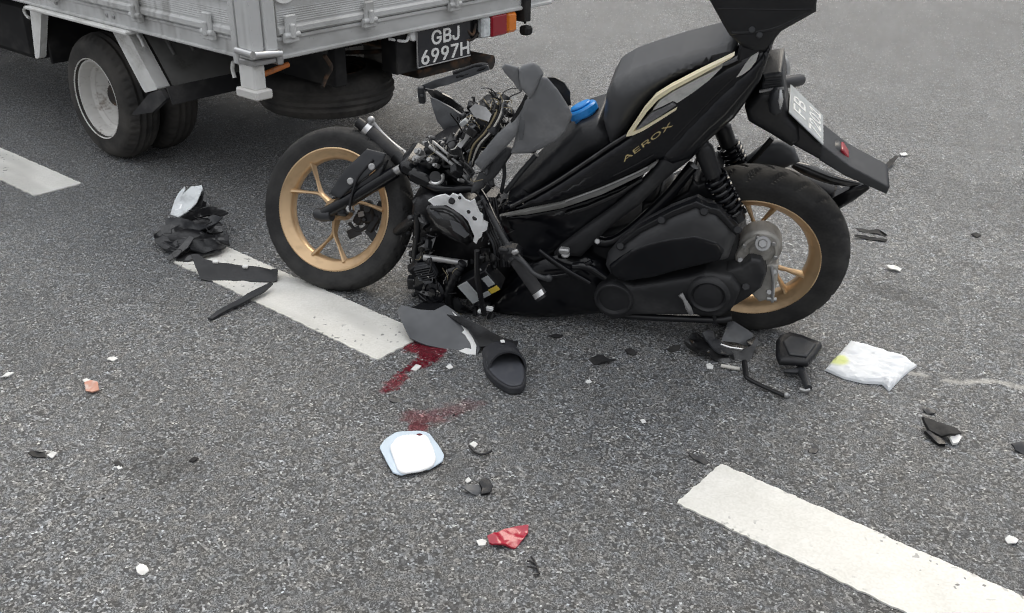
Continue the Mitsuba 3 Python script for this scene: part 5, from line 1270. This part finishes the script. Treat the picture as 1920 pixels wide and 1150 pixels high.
for i in range(na - 1):
    for j in range(nb - 1):
        a, b, c, d = i * nb + j, (i + 1) * nb + j, (i + 1) * nb + j + 1, i * nb + j + 1
        F += [[a, b, c], [a, c, d]]
        o = na * nb
        F += [[a + o, c + o, b + o], [a + o, d + o, c + o]]
for j in range(nb - 1):
    pass
for i in range(na - 1):
    for j in (0, nb - 1):
        a, b, o = i * nb + j, (i + 1) * nb + j, na * nb
        F += [[a, b, b + o], [a, b + o, a + o]] if j else [[a, b + o, b], [a, a + o, b + o]]
put('strap', TM(V, F), 'sandal_mat', SF, sd, 50)
put('strap_tag', moved(rbox((0.014, 0.004, 0.012), (0, 0, 0), 0.001), 0.178, 0.064, 0.003), 'letter_white_mat', SF, sd)

# mirror and the glossy shards under the rear wheel
mr = thing('wing_mirror', 'black mirror head lying face down below the rear wheel', 'mirror')
MFr = ground_frame(1490, 700, (0.0, -0.35), 0.02)
put('shell', pillow(MFr.ab([(1453, 648), (1460, 638), (1476, 632), (1500, 638), (1537, 652), (1539, 660), (1527, 678), (1512, 694), (1494, 692), (1458, 690), (1452, 674)]), 0.030, 0.004, 0.014, res=0.010, rc=0.004), 'black_matte_mat', MFr, mr)
put('raised_back', pillow(MFr.ab([(1464, 655), (1478, 644), (1500, 648), (1526, 660), (1508, 684), (1476, 680)]), 0.036, 0.028, 0.006, res=0.010, rc=0.004), 'dark_grey_mat', MFr, mr)
put('stem', [tube([gnd(1500, 692, 0.02), gnd(1508, 706, 0.02), gnd(1516, 728, 0.018)], [0.013, 0.012, 0.010], 12), tube([gnd(1470, 696, 0.02), gnd(1490, 697, 0.02), gnd(1506, 694, 0.02)], [0.006, 0.009, 0.009], 10)], 'dark_grey_mat', WORLD, mr)
put('ball_joint', tube([gnd(1500, 730, 0.008), gnd(1510, 733, 0.008), gnd(1519, 731, 0.012)], 0.006, 8), 'steel_mat', WORLD, mr)
cs = thing('crushed_trim', 'crushed glossy black trim piled under the rear wheel', 'trim')
CS = [([(1282, 640), (1300, 630), (1316, 630), (1340, 650), (1362, 664), (1380, 674), (1360, 676), (1330, 668), (1306, 654)], (0.1, -0.4), 'black_gloss_mat'),
      ([(1312, 632), (1330, 628), (1338, 640), (1360, 656), (1372, 670), (1350, 668), (1332, 652)], (0.3, -0.2), 'dark_grey_mat'),
      ([(1352, 640), (1366, 600), (1388, 612), (1412, 628), (1404, 648), (1380, 644)], (0.0, -0.9), 'grey_panel_mat'),
      ([(1338, 646), (1362, 650), (1390, 656), (1408, 650), (1416, 638), (1420, 646), (1408, 672), (1384, 674), (1360, 664)], (0.0, -0.6), 'black_gloss_mat'),
      ([(1400, 640), (1414, 628), (1424, 636), (1416, 654), (1404, 656)], (-0.3, -0.3), 'black_matte_mat'),
      ([(1286, 636), (1306, 628), (1332, 626), (1322, 640), (1300, 644)], (0.0, -0.2), 'black_matte_mat')]
for i, (q, tl, m) in enumerate(CS):
    flat('shard', q, m, None, tl, 0.012, 0.005, 0.04, 14, 50 + i, 0.010, parent=cs)
put('bright_edge', tube([gnd(1352, 646, 0.05), gnd(1370, 652, 0.05), gnd(1392, 655, 0.05)], 0.003, 7), 'chrome_mat', WORLD, cs)
rd = thing('bent_rod', 'thin black bent rod with a bright ball end below the rear wheel', 'rod')
put('rod', tube([gnd(1396, 678, 0.03), gnd(1398, 700, 0.016), gnd(1404, 711, 0.012), gnd(1440, 729, 0.010), gnd(1470, 742, 0.010)], [0.008, 0.008, 0.006, 0.0055, 0.0055], 10, smooth=6), 'wire_black_mat', WORLD, rd)
put('ball', moved(trimesh.creation.icosphere(2, 0.008), *gnd(1474, 741, 0.010)), 'steel_mat', WORLD, rd)
k = thing('pale_pin', 'pale cylindrical pin left of the bent rod', 'pin')
put(k, tube([gnd(1352, 686, 0.008), gnd(1387, 692, 0.008)], 0.0055, 12), 'wire_pale_mat', WORLD)

# packet, dressing
pk = thing('packet', 'crumpled white packet with a yellow-green patch, right of the mirror', 'packet')
PKP = [(1548, 690), (1570, 665), (1596, 636), (1602, 640), (1640, 652), (1684, 664), (1702, 670), (1720, 683), (1706, 692), (1690, 706), (1668, 729), (1655, 716), (1620, 714), (1585, 706)]
pf = ground_frame(1585, 707, (0, 0), 0.0)
pkr = lambda a, b, k: meshkit.noise(np.c_[a * k + 3, b * k * 1.3, a * 0 + k]) - 0.5
puff = lambda a, b, d: 0.004 + 0.013 * prof(d, 0.035) + 0.6 * (0.020 * np.abs(pkr(a + 0.6 * b, b - 0.3 * a, 15)) + 0.016 * np.abs(pkr(a - 0.8 * b, b + 0.2 * a, 29)) + 0.008 * pkr(a, b, 70)) * prof(d, 0.012)
put(pk, slab(pf.ab([(u, v, 0.012) for u, v in PKP]), puff, 0.002, 0.0085, fine=[0.0015]), 'paper_mat', pf, None, 9)
dsg = thing('dressing_pad', 'white gauze pad with pale blue backing, touching the lower red stain', 'dressing')
DP = [(712, 845), (722, 831), (743, 816), (760, 813), (790, 812), (805, 816), (820, 837), (833, 860), (830, 871), (806, 885), (776, 891), (752, 896), (737, 892), (727, 876)]
df = ground_frame(774, 854)
put('backing', sheet(df.ab(DP), 0.003, lambda a, b: 0.008 + 0 * a, 0.010, 0.006, 3, 0.010, 10), 'gauze_edge_mat', df, dsg, 50)
DI = [(730, 840), (742, 822), (758, 816), (800, 815), (812, 838), (818, 860), (812, 874), (790, 882), (752, 888), (744, 878)]
put('pad', pillow(df.ab([(u, v, 0.014) for u, v in DI]), 0.018, 0.008, 0.008, res=0.010, rc=0.016, wob=0.008), 'gauze_mat', df, dsg, 50)
put('stained_corner', slab(df.ab([(781, 815, 0.018), (786, 813.5, 0.018), (792, 815, 0.018), (787, 817, 0.018)]), 0.0195, 0.012, 0.01, fine=[]), 'blood_thin_mat', df, dsg)


def flakes(poly, n, seed, s0, s1, fade=None):
    """Many small flat patches inside the outline poly (road pixels turned into road points)."""
    g = np.random.default_rng(seed)
    P = np.array([gnd(u, v)[:2] for u, v in poly])
    pg = shapely.Polygon(P).buffer(0)
    core = pg.buffer(-0.012)
    x0, y0, x1, y1 = pg.bounds
    V, F = [], []
    while n > 0:
        p = np.array([x0 + (x1 - x0) * g.random(), y0 + (y1 - y0) * g.random()])
        if not shapely.contains_xy(pg, *p) or meshkit.fbm(np.array([[p[0] * 22, p[1] * 22, seed]]), 3)[0] < (fade or 0):
            continue
        n -= 1
        k = g.integers(5, 8)
        a = np.sort(g.random(k) * 6.283)
        r = (s0 + (s1 - s0) * g.random() ** 2) * (0.6 + 0.6 * g.random(k))
        o = len(V)
        z = 0.0016 + 0.0012 * g.random()
        V += [(p[0] + r[i] * math.cos(a[i]), p[1] + r[i] * math.sin(a[i]), z) for i in range(k)]
        F += [[o, o + i, o + i + 1] for i in range(1, k - 1)]
    return TM(V, F)


st1 = thing('red_stain', 'dark red stain trailing from the lane dash and grey fairing', 'stain')
put(st1, flakes([(776, 642), (805, 640), (832, 652), (826, 672), (808, 688), (790, 690), (772, 700), (760, 716), (748, 734), (722, 738), (714, 724), (736, 704), (756, 688), (778, 676), (784, 660)], 900, 3, 0.0010, 0.0036, 0.46), 'blood_mat', WORLD, None, False)
labels[st1]['kind'] = 'stuff'
st2 = thing('red_stain', 'fainter red stain smeared just above the gauze pad', 'stain')
put(st2, trimesh.util.concatenate([flakes([(756, 772), (790, 768), (850, 762), (905, 752), (912, 760), (870, 776), (830, 790), (806, 804), (800, 813), (776, 813), (762, 796)], 240, 5, 0.0008, 0.0024, 0.50),
                                   flakes([(770, 790), (806, 790), (800, 812), (778, 813)], 120, 6, 0.0008, 0.0028, 0.3)]), 'blood_thin_mat', WORLD, None, False)
labels[st2]['kind'] = 'stuff'

# fragments, each a thing
GRP = None
FR = [
    ('plastic_fragment', [(1104, 674), (1122, 666), (1132, 668), (1140, 674), (1156, 676), (1138, 680), (1114, 684)], 'tyre_mat', 'flat black pointed fragment below the middle of the scooter', 0.006),
    ('plastic_fragment', [(1171, 656), (1182, 653), (1195, 661), (1188, 667), (1176, 663)], 'tyre_mat', 'small black oval fragment right of the pointed black one', 0.006),
    ('plastic_fragment', [(1250, 656), (1262, 648), (1276, 650), (1274, 657), (1258, 660)], 'tyre_mat', 'small black fragment just left of the crushed trim', 0.008),
    ('plastic_fragment', [(864, 912), (878, 910), (898, 910), (902, 918), (900, 928), (884, 928)], 'grey_panel_mat', 'grey and black curved fragment right of the gauze pad', 0.006),
    ('plastic_fragment', [(1729, 768), (1741, 768), (1756, 770), (1752, 778), (1738, 777)], 'dark_grey_mat', 'dark scrap right of the packet, above the larger black one', 0.008),
    ('plastic_fragment', [(1287, 848), (1296, 850), (1322, 860), (1330, 866), (1322, 872), (1304, 862)], 'dark_grey_mat', 'dark narrow fragment at the tip of the lower right lane dash', 0.005),
    ('plastic_fragment', [(1895, 834), (1920, 830), (1934, 840), (1922, 852), (1904, 844)], 'dark_grey_mat', 'dark fragment at the right edge of the picture', 0.008),
    ('plastic_fragment', [(1600, 428), (1622, 430), (1648, 432), (1664, 444), (1646, 440), (1620, 438), (1602, 434)], 'tyre_mat', 'upper of two thin black slivers right of the rear wheel', 0.005),
    ('plastic_fragment', [(1602, 440), (1630, 443), (1664, 450), (1660, 454), (1630, 449), (1604, 444)], 'tyre_mat', 'lower of two thin black slivers right of the rear wheel', 0.005),
    ('plastic_fragment', [(1650, 322), (1664, 304), (1680, 290), (1684, 294), (1670, 312), (1654, 326)], 'tyre_mat', 'thin black sliver behind the tail mudguard', 0.006),
    ('plastic_fragment', [(52, 850), (62, 846), (84, 850), (86, 858), (66, 856)], 'tyre_mat', 'black sliver beside a white chip at the far left', 0.006),
    ('plastic_fragment', [(212, 866), (222, 864), (230, 872), (226, 877), (216, 872)], 'tyre_mat', 'tiny black fragment with a white chip at lower left', 0.006),
    ('plastic_fragment', [(354, 864), (364, 858), (372, 860), (362, 867)], 'tyre_mat', 'tiny dark fragment alone left of the gauze pad', 0.005),
    ('plastic_fragment', [(728, 750), (742, 744), (756, 746), (754, 754), (738, 755)], 'dark_grey_mat', 'grey scrap between the two red stains', 0.006),
    ('plastic_fragment', [(1514, 842), (1526, 838), (1536, 842), (1530, 850), (1518, 850)], 'dark_grey_mat', 'brown-grey scrap above the lower right lane dash', 0.006),
    ('plastic_fragment', [(1820, 440), (1832, 437), (1840, 441), (1832, 446)], 'tyre_mat', 'tiny dark scrap on the far asphalt at the right', 0.006),
    ('plastic_fragment', [(1030, 630), (1044, 626), (1056, 630), (1044, 635)], 'tyre_mat', 'tiny black scrap under the floor of the scooter', 0.006),
    ('lens_fragment', [(913, 1008), (930, 1001), (946, 992), (972, 987), (990, 988), (990, 1000), (980, 1014), (966, 1029), (940, 1023), (918, 1018)], 'red_shard_mat', 'bright red lens fragment in the foreground', 0.010),
    ('lens_fragment', [(158, 716), (170, 712), (184, 718), (186, 732), (174, 738), (160, 732)], 'orange_chip_mat', 'pale orange lens chip at the left', 0.008),
    ('white_chip', [(893, 1014), (904, 1010), (913, 1014), (910, 1022), (898, 1023)], 'chip_mat', 'white chip touching the red lens fragment', 0.006),
    ('white_chip', [(255, 1064), (262, 1058), (275, 1060), (279, 1070), (268, 1078), (257, 1074)], 'chip_mat', 'white round chip at the lower left', 0.008),
    ('white_chip', [(1884, 1010), (1892, 1004), (1900, 1008), (1910, 1012), (1904, 1022), (1890, 1020)], 'chip_mat', 'white chip right of the lower right lane dash', 0.008),
    ('white_chip', [(1324, 684), (1331, 680), (1338, 685), (1336, 692), (1326, 691)], 'chip_mat', 'white chip left of the pale pin', 0.008),
    ('white_chip', [(1662, 496), (1676, 498), (1690, 506), (1686, 511), (1668, 504)], 'chip_mat', 'white sliver right of the rear wheel', 0.005),
    ('white_chip', [(88, 855), (100, 849), (108, 852), (98, 860)], 'chip_mat', 'white chip at the end of the black sliver, far left', 0.006),
    ('white_chip', [(218, 876), (226, 872), (230, 878), (222, 880)], 'chip_mat', 'white chip under the tiny black fragment at lower left', 0.006),
    ('white_chip', [(154, 712), (162, 708), (170, 714), (160, 720)], 'chip_mat', 'white chip against the pale orange lens chip', 0.007),
    ('white_chip', [(200, 674), (214, 668), (222, 672), (212, 678)], 'chip_mat', 'grey-white chip above the pale orange lens chip', 0.005),
    ('white_chip', [(2, 708), (16, 700), (28, 700), (16, 708)], 'chip_mat', 'white sliver at the left edge of the picture', 0.005),
    ('white_chip', [(1200, 788), (1208, 786), (1212, 792), (1204, 795)], 'chip_mat', 'small white chip alone in the middle of the right lane', 0.005),
    ('white_chip', [(880, 834), (888, 828), (896, 832), (890, 840)], 'chip_mat', 'pale chip at the curved black wire right of the gauze pad', 0.006),
    ('white_chip', [(872, 902), (878, 896), (884, 902), (876, 906)], 'chip_mat', 'white chip on top of the grey and black fragment', 0.008),
    ('white_chip', [(770, 694), (780, 684), (790, 686), (780, 696)], 'chip_mat', 'pale chip lying in the upper red stain', 0.006),
    ('white_chip', [(836, 688), (844, 684), (850, 690), (842, 693)], 'chip_mat', 'white chip between grey fairing and upper red stain', 0.005),
    ('white_chip', [(1098, 714), (1106, 711), (1110, 716), (1102, 719)], 'chip_mat', 'small white chip below the pointed black fragment', 0.005),
    ('white_chip', [(1686, 289), (1698, 286), (1702, 290), (1690, 294)], 'chip_mat', 'white chip at the end of the sliver behind the tail', 0.005),
    ('white_chip', [(640, 528), (650, 525), (656, 530), (646, 534)], 'chip_mat', 'tiny pale chip seen through the front wheel spokes', 0.005),
]
for i, (nm, pts, mat, lab, h) in enumerate(FR):
    tl = ((i * 37 % 7 - 3) * 0.05, -0.10 - (i * 13 % 5) * 0.06)
    flat(nm, pts, mat, None, tl, 0.002, h * 0.5, 0.010, 40, 100 + i, 0.008, label=lab, cat={'plastic_fragment': 'fragment', 'lens_fragment': 'fragment', 'white_chip': 'chip'}[nm],
         group={'plastic_fragment': 'dark plastic fragments scattered on the road', 'lens_fragment': 'broken lens pieces on the road', 'white_chip': 'white chips scattered on the road'}[nm])
flat('black_back', [(898, 906), (910, 898), (918, 902), (924, 914), (918, 926), (902, 928), (904, 916)], 'wire_black_mat', None, (0.1, -0.4), 0.003, 0.010, 0.01, 30, 150, 0.008, parent='plastic_fragment_003')
bf = thing('broken_bracket', 'black broken bracket with a pale corner below the packet', 'bracket')
flat('plate', [(1734, 776), (1756, 786), (1780, 800), (1800, 816), (1786, 822), (1764, 820), (1744, 806), (1738, 790)], 'tyre_mat', None, (0.1, -0.4), 0.01, 0.010, 0.03, 16, 160, 0.010, parent=bf)
flat('prong', [(1732, 812), (1760, 814), (1768, 822), (1772, 836), (1760, 834), (1746, 822)], 'wire_black_mat', None, (0.0, -0.2), 0.004, 0.010, 0.02, 16, 161, 0.010, parent=bf)
flat('pale_corner', [(1780, 822), (1796, 816), (1802, 822), (1796, 832), (1786, 834)], 'letter_white_mat', None, (0.0, -0.3), 0.006, 0.008, 0.01, 16, 162, 0.010, parent=bf)
k = thing('curved_wire', 'short curved black wire right of the gauze pad', 'wire')
put(k, tube([gnd(880, 836, 0.008), gnd(888, 846, 0.006), gnd(900, 852, 0.005), gnd(914, 850, 0.006), gnd(922, 845, 0.01)], 0.0028, 8, smooth=6), 'wire_black_mat')
k = thing('wire_clip', 'small black wire clip below the red lens fragment', 'clip')
put(k, trimesh.util.concatenate([tube([gnd(u, v, 0.005) for u, v in q], 0.0022, 7, smooth=4) for q in (((996, 1044), (1004, 1056), (1011, 1076)), ((988, 1052), (998, 1054), (1006, 1059)), ((988, 1062), (1000, 1064), (1009, 1066)), ((1000, 1078), (1010, 1077)))]), 'wire_black_mat')

# scrape marks and loose grit

gg = np.random.default_rng(99)
gm = []
spots = [(1400, 620, 240, 60, 90), (850, 640, 160, 80, 90), (640, 480, 120, 70, 80), (420, 440, 150, 70, 70), (960, 850, 900, 280, 330), (1400, 500, 500, 160, 120)]
for u0, v0, du, dv, n in spots:
    for _ in range(n):
        u, v = u0 + gg.normal() * du * 0.5, v0 + gg.normal() * dv * 0.5
        if v < 260 or not -50 < u < 1970:
            continue
        p = gnd(u, v)
        r = 0.0008 + 0.0020 * gg.random() ** 4
        m = trimesh.convex.convex_hull((gg.random((9, 3)) - 0.5) * 2 * r * [1.4, 1.0, 0.8])
        gm.append(moved(m, p[0], p[1], 0.001 + r * 0.5))
cut = len(gm) * 2 // 3
struct('loose_grit', trimesh.util.concatenate(gm[:cut]), 'grit_mat', 'pale loose grit scattered over the asphalt', kind='stuff')
struct('dark_grit', trimesh.util.concatenate(gm[cut:]), 'wire_black_mat', 'tiny dark crumbs scattered over the asphalt', kind='stuff')
